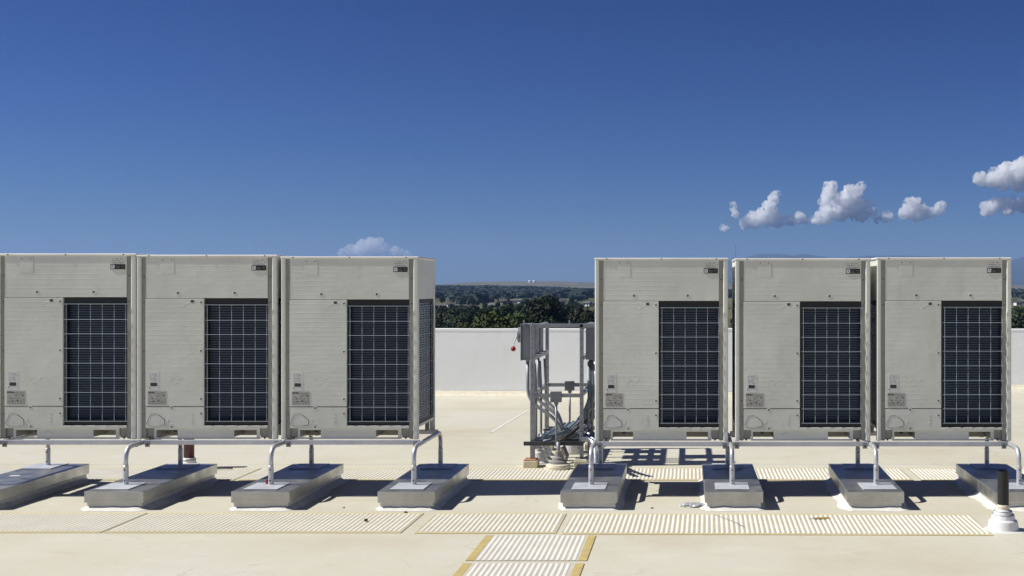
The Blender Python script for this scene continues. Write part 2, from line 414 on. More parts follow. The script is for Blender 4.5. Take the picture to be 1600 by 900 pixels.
# ------------------------------------------------------------------ curbs (sleepers)
def skirt(x0, x1, y0, y1, seed, wmin=.02, wmax=.11):
    bm = bmesh.new(); ins, mid, out = [], [], []
    per = []
    for i in range(16): per.append((x0+(x1-x0)*i/16, y0, 0, -1))
    for i in range(40): per.append((x1, y0+(y1-y0)*i/40, 1, 0))
    for i in range(16): per.append((x1-(x1-x0)*i/16, y1, 0, 1))
    for i in range(40): per.append((x0, y1-(y1-y0)*i/40, -1, 0))
    for x, y, nx_, ny_ in per:
        k = .5+.5*noise.noise((x*3.1+seed, y*3.1, seed)); k2 = .5+.5*noise.noise((x*11+seed, y*11, seed+5))
        wd = wmin + (wmax-wmin)*(k*.75+k2*.25)**1.3
        ins.append(bm.verts.new((x-nx_*.01, y-ny_*.01, .022+.03*k2))); mid.append(bm.verts.new((x+nx_*wd*.35, y+ny_*wd*.35, .014)))
        out.append(bm.verts.new((x+nx_*wd, y+ny_*wd, .0015)))
    n = len(per)
    for i in range(n):
        j = (i+1) % n
        bm.faces.new((ins[i], ins[j], mid[j], mid[i])); bm.faces.new((mid[i], mid[j], out[j], out[i]))
    return bm
CG = 'sheet metal curbs carrying the unit stands'
HC = .163
curbs = [  # x left, x right, y front, y back, rotation, label
    (-6.525, -6.013, 'sheet metal curb cut off by the left edge of the photo', 0),
    (-5.24, -4.727, 'sheet metal curb under the joint of the two leftmost units', 0),
    (-3.965, -3.459, 'sheet metal curb with a red stub beside the leg on it, third from the left', 0),
    (-2.694, -2.199, 'sheet metal curb under the right end of the left-hand group of units', 0),
    (-1.108, -.614, 'sheet metal curb with a pale sticker on top, beside the conduit rack', 0),
    (.144, .65, 'sheet metal curb with a crumpled foil piece lying at its left', R(.2)),
    (1.396, 1.89, 'sheet metal curb with scratched front under the two rightmost units', R(-1.0)),
    (2.675, 3.18, 'sheet metal curb behind the black vent pipe', R(-1.0)),
]
for i, (x0, x1, lab, rz) in enumerate(curbs):
    yf, yb = 10.51, 12.17; cx, cyy = (x0+x1)/2, (yf+yb)/2; hw, hl = (x1-x0)/2, (yb-yf)/2
    t = empty('roof_curb', (cx, cyy, 0), lab, 'curb', CG, rz)
    mk('curb_base', B(-hw+.018, hw-.018, -hl+.018, hl-.018, 0, .066), 'curb_low', t, .003)
    bm = bmesh.new(); box(bm, -hw, hw, -hl, hl, .064, HC)
    mk('cap_flashing', bm, 'curb', t, .004)
    mk('mastic_skirt', skirt(-hw+.018, hw-.018, -hl+.018, hl-.018, i*3.7+1, .03, .15 if i in (1, 2, 6, 7) else .09), 'mastic', t, smooth=True)
    if i in (0, 4):
        xs = gx(21, 11.35) if i == 0 else gx(938, 11.36)
        mk('sticker', B(xs-cx-.045, xs-cx+.045, 11.37-cyy-.03, 11.37-cyy+.03, HC+.001, HC+.003, rz=.1), 'paper', t)
    if i == 2:
        mk('red_stub', L([(.011, 0), (.011, .04), (.006, .045)], (gx(416.8, 10.87)-cx, 10.87-cyy, HC+.004), 10), 'red', t)

# ------------------------------------------------------------------ stands
def stand(legx, rail0, rail1, railtop, label, yf=10.85, yb=12.02):
    t = empty('unit_stand', (rail0, 11.6, HC), label, 'metal stand', 'tube stands carrying the units')
    org = Vector((rail0, 11.6, HC)); zt = railtop - .024; r = .0205
    for n_, x in enumerate(legx):
        pts = [(x, yf, HC+.15)] + arc((x, yf, HC), (x, yf, zt), (x, yb, zt), .12) + arc((x, yf, zt), (x, yb, zt), (x, yb, HC), .12) + [(x, yb, HC+.15)]
        lg = mk('support_leg', Tb(pts, r, 16), 'tube', t, smooth=True, org=org)
        for y, s in ((yf, -1), (yb, 1)):
            sl = mk('leg_sleeve', L([(.0235, 0), (.0235, .165), (.021, .168)], (x, y, HC+.007), 16), 'tube' , lg, smooth=False, org=org)
            for z in (.045, .075, .14):
                if z != .075: mk('bolt', Tb([(x-.001, y-.022, HC+z), (x-.001, y-.030, HC+z)], .007, 8), 'screw', lg, org=org)
        for y0, y1 in ((yf-.26, yf+.09), (yb-.22, yb+.12)):
            mk('base_plate', B(x-.155, x+.145, y0, y1, HC+.001, HC+.009), 'plate', t, .003, org=org)
        for y, s in ((11.185, -1), (11.99, 1)):
            for dx in (-.055, .055):
                if not rail0 < x+dx < rail1: continue
                bm = bmesh.new(); box(bm, x+dx-.022, x+dx+.022, y+s*.022, y+s*.027, railtop-.062, railtop-.008)
                cb = mk('clamp', bm, 'conduit', t, .002, org=org)
                mk('bolt', Tb([(x+dx, y+s*.027, railtop-.04), (x+dx, y+s*.038, railtop-.04)], .009, 6), 'screw', cb, org=org)
    xs = sorted(legx)
    for y in (11.185, 11.99):
        bm = bmesh.new()
        segs = [rail0] + [v for x in xs for v in (x-.0215, x+.0215)] + [rail1]
        for a, b in zip(segs[::2], segs[1::2]):
            if b - a < .03: continue
            box(bm, a, b, y-.020, y-.0165, railtop-.042, railtop-.001); box(bm, a, b, y-.0165, y+.02, railtop-.0045, railtop-.001)
            box(bm, a, b, y+.0165, y+.02, railtop-.042, railtop-.0045); box(bm, a, b, y-.0165, y+.0165, railtop-.042, railtop-.038)
        mk('rail', bm, 'alu', t, .0012, org=org)
    return t
stand([-6.35, -5.035, -3.735, -2.455], -6.47, -2.432, .526, 'bent tube stand under the three left-hand units')
stand([-.868, .395, 1.685, 2.965], -.846, 2.944, .510, 'bent tube stand under the three right-hand units')

# ------------------------------------------------------------------ condenser unit
def ux(u): return (u/2.8125 - 8.9)/169
def uz(v): return (308.9 - v/2.8125)/169
UW, UD, UT = 1.251, .765, uz(66)
def U(name, u0, u1, v0, v1, y0, y1, mat, parent, bev=.0025):
    return mk(name, B(ux(u0), ux(u1), y0, y1, uz(v1), uz(v0)), mat, parent, bev)
def screw(parent, u, v, y, r=.0085, name='screw'):
    bm = bmesh.new(); x, z = ux(u), uz(v)
    cyl_y(bm, x, z, r, y+.001, y-.0012, 10)
    s = mk(name, bm, 'screw', parent)
    bm = bmesh.new()   # pressed dimple ring round the screw, its highlight put in with cap paint
    n = 14
    a = [bm.verts.new((x+r*1.0*math.cos(k*2*math.pi/n), y-.0004, z+r*1.0*math.sin(k*2*math.pi/n))) for k in range(n)]
    b = [bm.verts.new((x+r*1.6*math.cos(k*2*math.pi/n), y-.0016, z+r*1.6*math.sin(k*2*math.pi/n))) for k in range(n)]
    c = [bm.verts.new((x+r*2.2*math.cos(k*2*math.pi/n), y-.0005, z+r*2.2*math.sin(k*2*math.pi/n))) for k in range(n)]
    for k in range(n):
        j = (k+1) % n; bm.faces.new((a[k], a[j], b[j], b[k])); bm.faces.new((b[k], b[j], c[j], c[k]))
    if r > .0075: mk('dimple', bm, 'cap', parent, smooth=True)
    else: bm.free()
    return s
def grid_guard(bm, xs, zs, y, r=.0026, axis='x', x_ext=None):
    for x in xs:
        p = [(x, y, zs[0]), (x, y, zs[-1])] if axis == 'x' else [(y, x, zs[0]), (y, x, zs[-1])]
        tube(bm, p, r, 6)
    e0, e1 = x_ext or (xs[0], xs[-1])
    for z in zs:
        p = [(e0, y-.004, z), (e1, y-.004, z)] if axis == 'x' else [(y, e0, z), (y, e1, z)]
        tube(bm, p, r, 6)
def marks(bm, x0, x1, z0, z1, y, seed, rows=2, size=.8):
    rnd = random.Random(seed); h = (z1-z0)/rows
    for r_ in range(rows):
        x = x0
        while x < x1:
            wl = rnd.uniform(.35, .9)*h
            if rnd.random() < .85: box(bm, x, min(x1, x+wl), y-.0006, y, z0+h*(r_+.15), z0+h*(r_+.15+size*rnd.uniform(.5, .85)))
            x += wl + h*.25
def make_unit():
    t = empty('condenser_unit', (0, 0, 0), 'x', 'air conditioner', 'condenser units standing in two rows of three')
    y = 0.0
    # corner posts, rounded folded sheet
    for (u0, u1, yy) in ((25, 45, 0), (598, 620, 0), (25, 45, 1), (598, 620, 1)):
        y0, y1 = (-.004, .045) if not yy else (UD-.045, UD+.004)
        mk('corner_post', B(ux(u0), ux(u1), y0, y1, 0, UT-.014), 'beige', t, .012, seg=4)
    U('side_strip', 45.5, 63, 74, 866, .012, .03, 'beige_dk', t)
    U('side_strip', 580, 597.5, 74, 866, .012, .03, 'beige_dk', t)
    # panels
    tp = U('top_panel', 63, 579.5, 72, 253.5, .001, .03, 'beige_rib', t)
    sp = U('service_panel', 62.5, 310, 256, 724, -.001, .03, 'beige_rib', t)
    lp = U('lower_panel', 62.5, 310, 726.5, 820, 0, .03, 'beige', t)
    # small plate outline on the top panel
    ap = U('access_plate', 129, 185, 80, 148, .0003, .002, 'beige', tp, .001)
    mk('access_plate_seam', B(ux(184.5), ux(186), .0001, .002, uz(148.5), uz(80)), 'beige_dk', tp)
    for u in (136, 173): screw(tp, u, 87, .0003, .005)
    for u in (200, 440): screw(tp, u, 231, .001, .0098)
    # nameplate
    npl = U('nameplate', 512, 574, 111, 133, -.0025, .001, 'black', tp, .001)
    mk('emblem', B(ux(515), ux(530), -.0036, -.0026, uz(130), uz(114)), 'paper', npl, .001)
    bm = bmesh.new(); tube(bm, [(ux(522.5), -.0038, uz(122)), (ux(522.5), -.0045, uz(122))], .0042, 10); box(bm, ux(519), ux(523), -.0045, -.0037, uz(119), uz(116.5)); mk('emblem_mark', bm, 'ink', npl)
    bm = bmesh.new(); marks(bm, ux(535), ux(570), uz(129), uz(115), -.0026, 5, 2, .5); mk('lettering', bm, 'fadeink', npl)
    bm = bmesh.new(); marks(bm, ux(518), ux(572), uz(108), uz(82), .0008, 9, 3, .55); mk('model_text', bm, 'fadeink', tp)
    for v in (160, 272, 485, 690, 760): screw(t, 54.5, v, .012, .006)
    for v in (160, 272): screw(t, 588.5, v, .012, .006)
    # service panel fittings
    for v in (272, 483, 692, 756): screw(sp if v < 720 else lp, 298, v, -.001, .0078)
    screw(lp, 173, 731, 0, .008); screw(lp, 173, 814, 0, .008)
    mk('latch', B(ux(254), ux(268), -.0022, -.001, uz(273), uz(262)), 'screw', sp, .001)
    bm = bmesh.new(); tube(bm, bez((ux(219), -.001, uz(291)), (ux(228), -.001, uz(280)), (ux(236), -.001, uz(274)), (ux(252), -.001, uz(272)), 6), .0009, 5); mk('scratched_dent', bm, 'beige', sp)
    wl = U('white_label', 76, 119, 572, 652, -.0022, -.001, 'paper', sp, 0)
    bm = bmesh.new(); box(bm, ux(84), ux(112), -.0034, -.0022, uz(637), uz(622)); box(bm, ux(79), ux(83), -.0034, -.0022, uz(645), uz(640)); mk('barcode_block', bm, 'ink', wl)
    bm = bmesh.new(); marks(bm, ux(81), ux(113), uz(616), uz(578), -.0022, 3, 6, .35); mk('small_print', bm, 'fadeink', wl)
    gl = U('grey_label', 72, 151, 658, 717, -.0022, -.001, 'greylab', sp, 0)
    bm = bmesh.new(); marks(bm, ux(74), ux(104), uz(669), uz(660), -.0022, 21, 1, .95)
    for q, (a, b) in enumerate(((84, 683), (92, 690), (96, 703), (85, 706), (112, 680), (118, 700), (128, 690), (134, 706), (140, 678), (143, 697))):
        tube(bm, [(ux(a), -.0022, uz(b)), (ux(a), -.003, uz(b))], .004+.0015*(q % 3), 8)
    mk('diagram', bm, 'ink', gl)
    bm = bmesh.new(); marks(bm, ux(108), ux(148), uz(676), uz(661), -.0022, 2, 2, .4); marks(bm, ux(76), ux(148), uz(715), uz(684), -.0022, 4, 3, .3); mk('small_print', bm, 'fadeink', gl)
    # knock-outs pressed in the lower panel
    bm = bmesh.new()
    def line(pts, r=.0018): tube(bm, [(ux(a), -.0005, uz(b)) for a, b in pts], r, 5)
    line([(118, 762), (144, 783), (144, 806), (124, 807)], .0026)
    line([(66, 800), (84, 758), (112, 756)], .0012)
    line([(70, 806), (100, 812), (124, 808)], .001)
    mk('knockout_line', bm, 'screw', lp)
    bm = bmesh.new()
    for (cu, cv, rr, a0, a1) in ((172, 786, 15, 150, 290), (184, 612, 14, 20, 330), (222, 610, 12, 30, 200), (258, 775, 5, 0, 300), (258, 792, 5, 0, 300), (258, 757, 4, 0, 300)):
        tube(bm, [(ux(cu+rr*math.cos(R(a0+(a1-a0)*k/10))), -.0008, uz(cv-rr*math.sin(R(a0+(a1-a0)*k/10)))) for k in range(11)], .0012, 5)
    mk('knockout_ring', bm, 'beige', lp)
    # coil opening: dark frame, coil, wire guard
    bm = bmesh.new(); a, b, c, d = ux(313), ux(579.5), uz(806), uz(256)
    box(bm, a, b, .02, .045, c, c+.045); box(bm, a, b, .02, .045, d-.06, d); box(bm, a, a+.025, .02, .045, c+.045, d-.06); box(bm, b-.012, b, .02, .045, c+.045, d-.06)
    mk('coil_frame', bm, 'black', t)
    mk('coil', B(ux(313), ux(579), .05, .08, uz(806), uz(256)), 'coil', t)
    bm = bmesh.new()
    grid_guard(bm, [ux(v) for v in (325, 377, 428, 478, 528, 577)], [uz(v) for v in (790, 727, 665, 603, 539, 475, 412, 350, 283)], -.004, .0019, 'x', (ux(317), ux(586)))
    mk('wire_guard', bm, 'wire', t)
    U('lower_ledge', 311, 579, 809, 820, -.002, .04, 'cap', t); U('ledge_latch', 462, 493, 814, 822, -.008, 0, 'cap', t, .002)
    # right and left sides: upper panel, coil, guard, bottom ledge ; back panel
    for nm, xa, xb, gx_ in (('right', UW-.022, UW-.006, UW-.002), ('left', .006, .022, .002)):
        mk('side_panel', B(xa, xb, .045, UD-.045, uz(253), UT-.014), 'beige', t, .002)
        mk('side_panel', B(xa, xb, .045, UD-.045, .105, uz(806)), 'beige', t, .002)
        bm = bmesh.new(); x0, x1 = (xa, xb-.008) if nm == 'right' else (xa+.008, xb)
        box(bm, x0, x1, .045, .06, uz(806), uz(253)); box(bm, x0, x1, UD-.11, UD-.045, uz(806), uz(253)); box(bm, x0, x1, .06, UD-.11, uz(270), uz(253)); box(bm, x0, x1, .06, UD-.11, uz(806), uz(797)); mk('side_coil_frame', bm, 'black', t)
        x0, x1 = (xa-.03, xa-.002) if nm == 'right' else (xb+.002, xb+.03)
        mk('side_coil', B(x0, x1, .045, UD-.1, uz(806), uz(253)), 'side_coil', t)
        bm = bmesh.new(); ys = [.06+.108*k for k in range(7)]
        zz = [uz(v) for v in (790, 727, 665, 603, 539, 475, 412, 350, 283)]
        for q in ys: tube(bm, [(gx_, q, zz[0]), (gx_, q, zz[-1])], .002, 6)
        for z in zz: tube(bm, [(gx_, .05, z), (gx_, UD-.05, z)], .002, 6)
        mk('side_guard', bm, 'wire', t)
    mk('back_panel', B(ux(46), ux(597), UD-.03, UD-.012, .105, UT-.014), 'beige', t, .002)
    mk('inner_partition', B(.06, UW-.06, .10, UD-.06, .112, UT-.05), 'black', t)
    # top cap with two fan guards
    bm = bmesh.new(); c0 = .03
    box(bm, ux(22), ux(623), -.0045, UD+.005, UT-.020, UT+.003)
    mk('top_cap', bm, 'cap', t, .013, seg=4)
    for u in (78, 322, 568):
        mk('cap_screw', Tb([(ux(u), -.004, UT-.007), (ux(u), -.0065, UT-.007)], .007, 8), 'screw', t)
    for cx in (.33, .92):
        bm = bmesh.new()
        for r_ in (.05, .1, .15, .2, .25): tube(bm, [(cx+r_*math.cos(k*math.pi/12), .39+r_*math.sin(k*math.pi/12), UT+.004) for k in range(25)], .002, 5)
        for k in range(8): tube(bm, [(cx, .39, UT+.004), (cx+.26*math.cos(k*math.pi/4), .39+.26*math.sin(k*math.pi/4), UT+.004)], .002, 5)
        mk('fan_guard', bm, 'black', t)
    # base with fork pockets, feet
    z0, z1 = 0.002, uz(821)
    for nm_, (ya, yb) in (('base_front_plate', (.02, .028)), ('base_back_plate', (UD-.028, UD-.02))):
        bm = bmesh.new()
        for a, b in ((95, 104), (195, 434), (530, 545)): box(bm, ux(a), ux(b), ya, yb, z0, z1)
        for a, b in ((104, 195), (434, 530)):
            box(bm, ux(a), ux(b), ya, yb, z0, uz(861)); box(bm, ux(a), ux(b), ya, yb, uz(829), z1)
        mk(nm_, bm, 'beige', t, .001)
    for a_, b_ in ((47, 94), (546, 596)): mk('base_gap_filler', B(ux(a_), ux(b_), .034, .038, .012, z1), 'beige_dk', t)  # dark plates added so the open base gaps read as dark interior
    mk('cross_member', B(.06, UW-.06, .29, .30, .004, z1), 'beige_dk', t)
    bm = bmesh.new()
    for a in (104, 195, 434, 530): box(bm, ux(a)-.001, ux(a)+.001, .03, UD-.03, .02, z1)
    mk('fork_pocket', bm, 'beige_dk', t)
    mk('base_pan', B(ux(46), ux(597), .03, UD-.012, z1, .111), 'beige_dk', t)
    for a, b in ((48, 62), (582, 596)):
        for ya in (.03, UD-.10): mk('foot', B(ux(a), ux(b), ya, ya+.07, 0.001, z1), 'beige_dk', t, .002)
    mk('foot_bolt', L([(.009, 0), (.009, .018)], (ux(75), .035, .002), 8), 'screw', t); mk('foot_bolt', L([(.009, 0), (.009, .018)], (ux(562), .035, .002), 8), 'screw', t)
    bm = bmesh.new(); box(bm, ux(232), ux(257), .0165, .019, uz(850), uz(837)); mk('small_tag', bm, 'paper', t)
    bm = bmesh.new(); cyl_y(bm, ux(150), uz(838), .022, .2, .34, 10); box(bm, ux(110), ux(190), .3, .33, uz(842), uz(832)); mk('pipe_fitting', bm, 'dark', t)
    return t
u0 = make_unit()
unit_kids = tree_list(u0)
specs = [  # left x, width, base z, height in photo px, label
    (-6.40, 1.296, .5285, 290, 'beige condenser unit cut off by the left edge of the photo'),
    (-5.097, 1.298, .5285, 288, 'beige condenser unit in the middle of the left-hand row of three'),
    (-3.763, 1.268, .5285, 285.4, 'beige condenser unit showing its shaded right side'),
    (-.861, 1.231, .5125, 285.9, 'beige condenser unit right beside the grey conduit rack'),
    (.435, 1.251, .5125, 285.2, 'beige condenser unit in the middle of the right-hand row of three'),
    (1.745, 1.245, .5125, 286.6, 'beige condenser unit at the right end, above the black vent pipe'),
]
hpx = UT * 169
for i, (x, wd, z, h, lab) in enumerate(specs):
    r = u0 if i == 0 else copy_tree(u0, unit_kids, (0, 0, 0), lab)
    r['label'] = lab
    r.location = (x, 11.2, z); r.scale = (wd/UW, 1, h/hpx)
    if i == 4:
        for ch in bpy.data.objects:
            if ch.parent == r and ch.name.startswith('small_tag'):
                c_ = Vector((ux(244), .018, uz(843))); ch.matrix_local = Matrix.Translation(c_) @ Matrix.Rotation(R(-17), 4, 'Y') @ Matrix.Translation(-c_)
    r.rotation_euler = (0, 0, R((.05, -.05, .1, 0, -.08, .06)[i]))

# ------------------------------------------------------------------ conduit rack
RX0, RX1, RY0, RY1 = -1.68, -1.15, 13.1, 14.45
t = empty('conduit_rack', (RX0, RY0, 0), 'grey strut frame carrying the disconnect boxes and conduits', 'metal frame')
org = Vector((RX0, RY0, 0))
def strut(bm, a, b, w_=.041):
    a, b = Vector(a), Vector(b); d = b-a
    h = w_/2
    lo = [min(a[i], b[i]) - (h if abs(d[i]) < 1e-6 else 0) for i in range(3)]; hi = [max(a[i], b[i]) + (h if abs(d[i]) < 1e-6 else 0) for i in range(3)]
    box(bm, lo[0], hi[0], lo[1], hi[1], lo[2], hi[2])
for (x, y, zz) in ((RX0, RY0, 1.54), (RX1, RY0, 1.54), (RX0, RY1, 1.50), (RX1, RY1, 1.50)):
    bm = bmesh.new(); strut(bm, (x, y, .085), (x, y, zz), .05 if y == RY0 and x == RX0 else .041)
    p = mk('post', bm, 'strut', t, .004, org=org)
    bm = bmesh.new()
    for k in range(13): cyl_y(bm, x, .18+k*.1, .006, y-.0262 if x == RX0 and y == RY0 else y-.0215, y-.02, 6)
    mk('slot', bm, 'dark', p, org=org)
def beam(name, a, b, mt='strut', w_=.041):
    bm = bmesh.new(); strut(bm, a, b, w_); return mk(name, bm, mt, t, .003, org=org)
h = .0206
beam('crossbar', (RX0+.026, RY0, 1.519), (RX1+.30, RY0, 1.519)); beam('crossbar', (RX0+h, RY1, 1.475), (RX1-h, RY1, 1.475))
beam('crossbar', (RX0+.026, RY0, .765), (RX1-h, RY0, .765)); beam('crossbar', (RX0+h, RY1, .77), (RX1+.1, RY1, .77))
for x in (RX0, RX1):
    for z in (1.165, .775, 1.50): beam('side_bar', (x, RY0+.026, z), (x, RY1-h, z))
beam('crossbar', (RX0-.09, RY0-.045, .25), (RX1+.02, RY0-.045, .25), 'dark'); beam('crossbar', (RX0+.0, RY1+.042, .25), (RX1+.15, RY1+.042, .25))
for k in range(5): beam('tray_bar', (RX0-.02, RY0+.18+k*.24, .25), (RX1+.02, RY0+.18+k*.24, .25), 'dark' if k % 2 == 0 else 'strut')
for x in (RX0+.03, RX1-.03): beam('tray_rail', (x, RY0-.02, .208), (x, RY1, .208), 'strut')
for (x, y) in ((RX0, RY0-.04), (RX0-.09, RY0), (RX1+.3, RY0), (RX1-.13, RY0)):
    mk('bolt', L([(.009, 0), (.009, .03), (.004, .034)], (x, y, 1.54 if y == RY0 else 1.52), 8), 'conduit', t, org=org)
# blocks under the posts
for (x, y, lab, mt) in ((RX0-.01, RY0-.03, 'cream painted block with rusty top under the front left rack post', 'cream'), (RX1, RY0, 'block under the front right rack post', 'cream'),
                        (RX0, RY1, 'block under the back left rack post', 'cream'), (RX1, RY1, 'block under the back right rack post', 'cream')):
    o = (x, y, 0); tb = empty('support_block', o, lab, 'block', 'blocks under the rack posts')
    mk('block_body', B(-.075, .075, -.12, .12, .001, .075), mt, tb, .008)
    mk('block_top', B(-.07, .06, -.115, .115, .0755, .084), 'rust' if y < RY0 else 'cream', tb, .003)

# disconnect boxes
def disc_box(x0, x1, y0, y1, z0, z1, side, label, knob=True):
    o = Vector(((x0+x1)/2, (y0+y1)/2, z0)); tt = empty('disconnect_box', o, label, 'electrical box', 'disconnect boxes bolted to the rack')
    mk('enclosure', B(x0, x1, y0, y1, z0, z1), 'box', tt, .006, org=o)
    xf = x0 if side < 0 else x1
    bm = bmesh.new(); box(bm, min(xf, xf+side*.012), max(xf, xf+side*.012), y0-.006, y1+.006, z0-.004, z1+.006); mk('door', bm, 'box', tt, .004, org=o)
    bm = bmesh.new(); zc = z0+.27; tube(bm, [(xf+side*.012, y0+.12, zc), (xf+side*.055, y0+.12, zc)], .085, 24); mk('switch_housing', bm, 'box', tt, .006, org=o)
    if knob:
        bm = bmesh.new(); tube(bm, bez((xf+side*.055, y0+.05, zc-.02), (xf+side*.08, y0+.02, zc-.06), (xf+side*.085, y0-.0, zc-.1), (xf+side*.085, y0-.02, zc-.13), 8), .0055, 8)
        lv = mk('lever', bm, 'conduit', tt, smooth=True, org=o)
        bm = bmesh.new(); bmesh.ops.create_uvsphere(bm, u_segments=16, v_segments=10, radius=.028, matrix=Matrix.Translation((xf+side*.085, y0-.03, zc-.145)))
        mk('knob', bm, 'red', lv, smooth=True, org=o)
    mk('hub', Tb([((x0+x1)/2, (y0+y1)/2, z0-.03), ((x0+x1)/2, (y0+y1)/2, z0)], .022, 12), 'conduit', tt, org=o)
    bm = bmesh.new(); box(bm, min(x0, x1)+.01, max(x0, x1)-.01, y0-.004, y0, z0+.02, z1-.02); mk('side_flange', bm, 'box', tt, .002, org=o)
disc_box(-1.800, -1.706, 13.10, 13.42, 1.145, 1.535, -1, 'nearest grey disconnect box with the red knob, left of the rack')
disc_box(-1.800, -1.706, 13.56, 13.86, 1.145, 1.520, -1, 'grey disconnect box in the middle on the left side of the rack', False)
disc_box(-1.800, -1.706, 14.02, 14.30, 1.145, 1.505, -1, 'rearmost grey disconnect box on the left side of the rack', False)
disc_box(-1.105, -.93, 13.10, 13.42, 1.15, 1.545, 1, 'nearest grey disconnect box between the rack and the beige unit', False)
disc_box(-1.105, -.93, 13.60, 13.90, 1.15, 1.52, 1, 'grey disconnect box behind the nearest one at the right side of the rack', False)
# junction boxes with drop conduits
def jbox(cx, cy_, cz, s, label, zend, mt='box'):
    o = Vector((cx, cy_, cz)); tt = empty('junction_box', o, label, 'junction box', 'junction boxes on the rack crossbars')
    mk('box_body', B(-s, s, -.09, -.022, -s*.95, s*.95), mt, tt, .006)
    mk('cover', B(-s*1.05, s*1.05, -.097, -.0905, -s, s), mt, tt, .003)
    mk('box_hub', Tb([(0, -.055, -s*.95-.03), (0, -.055, -s*.95)], .024, 12), 'box', tt)
    mk('drop_conduit', Tb([(0, -.055, -s*.95-.03), (0, -.055, zend-cz)], .0125, 12), 'conduit', tt, smooth=True)
jbox(gx(870, 13.08), 13.08, gz(619, 13.08), .058, 'dark grey junction box at the front of the rack', .22)
jbox(gx(891, 14.43), 14.43, gz(602, 14.43), .055, 'smaller junction box on the rear crossbar of the rack', .28, 'box')
# conduits
def conduit(name, pts, r, label, grp, mt='conduit', n=12):
    bm = bmesh.new(); tube(bm, pts, r, n); o = mk(name, bm, mt, org=Vector(pts[0]), smooth=True)
    return tag(o, label, 'conduit' if name != 'pipe' else 'pipe', grp)
GC = 'conduits sweeping from the boxes down to the rack tray'
for k, (y, xe) in enumerate(((13.26, -1.36), (13.71, -1.40), (14.16, -1.46))):
    lab = ('front', 'middle', 'rear')[k]
    conduit('conduit', [(-1.753, y, 1.115), (-1.753, y, .85)] + bez((-1.753, y, .82), (-1.74, y, .55), (xe-.04, y-.05, .62), (xe, y-.08, .285), 12), .019, f'steel conduit curving right from the {lab} left disconnect box', GC)
    conduit('conduit', [(-1.68, y+.02, 1.10), (-1.665, y+.02, .80)] + [(-1.665, y+.02, .285)], .014, f'thin conduit dropping below the {lab} left disconnect box', GC)
for k in range(3):
    conduit('conduit', [(-1.09+k*.04, 13.30, 1.12), (-1.09+k*.04, 13.30, .06)], .014, ('left', 'centre', 'right')[k]+'most straight conduit dropping beside the beige unit' if k != 1 else 'straight conduit between its two neighbours beside the beige unit', 'straight conduits beside the unit')
# pipe runs lying on the tray
rnd = random.Random(4)
for k in range(5):
    x0 = -1.64+.045*k; mt = ('blue', 'foil', 'conduit', 'blue', 'foil')[k]; kind = {'blue': 'blue-grey wrapped', 'conduit': 'bare steel', 'foil': 'foil covered'}[mt]
    conduit('pipe', bez((x0, 13.08+.10*k, .29), (x0+.06, 13.25+.1*k, .30), (x0+.13, 13.5+.1*k, .32), (x0+.17, 13.9+.08*k, .36), 10), .018, kind+' pipe in the left bundle on the rack tray', 'left pipe bundle on the rack tray', mt)
for k in range(6):
    x0 = -1.46+.045*k; mt = ('blue', 'conduit', 'foil', 'dark', 'conduit', 'blue')[k]; kind = {'dark': 'black insulated', 'blue': 'blue-grey wrapped', 'conduit': 'bare steel', 'foil': 'foil covered'}[mt]
    conduit('pipe', [(x0-.10, 13.06+.05*k, .275)] + bez((x0-.02, 13.10+.05*k, .285), (x0+.16, 13.2+.05*k, .40), (-1.09+.02*k, 13.25+.06*k, .50), (-1.075+.022*k, 13.3+.07*k, .82), 12) + [(-1.075+.022*k, 13.3+.07*k, 1.14)], .0145, kind+' pipe bending up from the rack tray to the right-hand boxes', 'right pipe bundle on the rack tray', mt)
# foil covered corrugated hoses running to the unit
def hose(pts, r, label):
    out, rr = [], []
    n = len(pts)
    for i in range(n*6):
        f = i/(n*6-1)*(n-1); a = int(min(f, n-2)); out.append(Vector(pts[a]).lerp(Vector(pts[a+1]), f-a)); rr.append(r*(1+.12*(1 if i % 2 else -1)))
    bm = bmesh.new(); tube(bm, out, rr, 12); tag(mk('hose', bm, 'foil', org=Vector(pts[0]), smooth=False), label, 'hose', 'foil hoses between rack and unit')
for k in range(4):
    hose(bez((-1.14, 13.05+.12*k, .30+.02*k), (-.98, 12.95+.1*k, .32), (-.97+.03*k, 12.75, .26-.02*k), (-.93+.045*k, 12.30, .13+.11*k), 10), .026, ('lowest', 'second lowest', 'second highest', 'highest')[k]+' foil hose curling from the rack towards the curb with the sticker')

# ------------------------------------------------------------------ pipe boots
def boot(x, y, s, label, kind='white', pipe=None):
    o = (x, y, 0); tt = empty('pipe_boot', o, label, 'pipe boot', 'pipe boots round the rack')
    if kind == 'grey':
        mk('flange', L([(.118*s, 0), (.12*s, .03), (.112*s, .055), (.09*s, .062)], n=28), 'cream', tt, .004)
        mk('cone', L([(.085*s, .062), (.082*s, .085), (.06*s, .10), (.055*s, .125), (.036*s, .14), (.030*s, .19), (.02*s, .20)], n=24), 'lead', tt)
    else:
        mk('flange', L([(.125*s, 0), (.12*s, .012), (.095*s, .03), (.088*s, .07)], n=28), 'boot', tt)
        mk('cone', L([(.082*s, .0705), (.07*s, .12), (.055*s, .13), (.05*s, .17), (.036*s, .18), (.032*s, .22)], n=24), 'boot', tt)
    if pipe: mk('stub', Tb([(0, 0, .12), (0, 0, pipe)], .02, 12), 'conduit', tt, smooth=True)
boot(gx(872, 12.86), 12.88, 1.1, 'grey cone boot on a round cream flange before the rack', 'grey', .29)
for k, (px, y) in enumerate(((841, 13.34), (846, 13.62), (850, 13.95))):
    boot(gx(px, y)-.0, y, .95, ('nearest', 'middle', 'farthest')[k]+' of the three white pipe boots behind the front left rack post', 'white', .28)
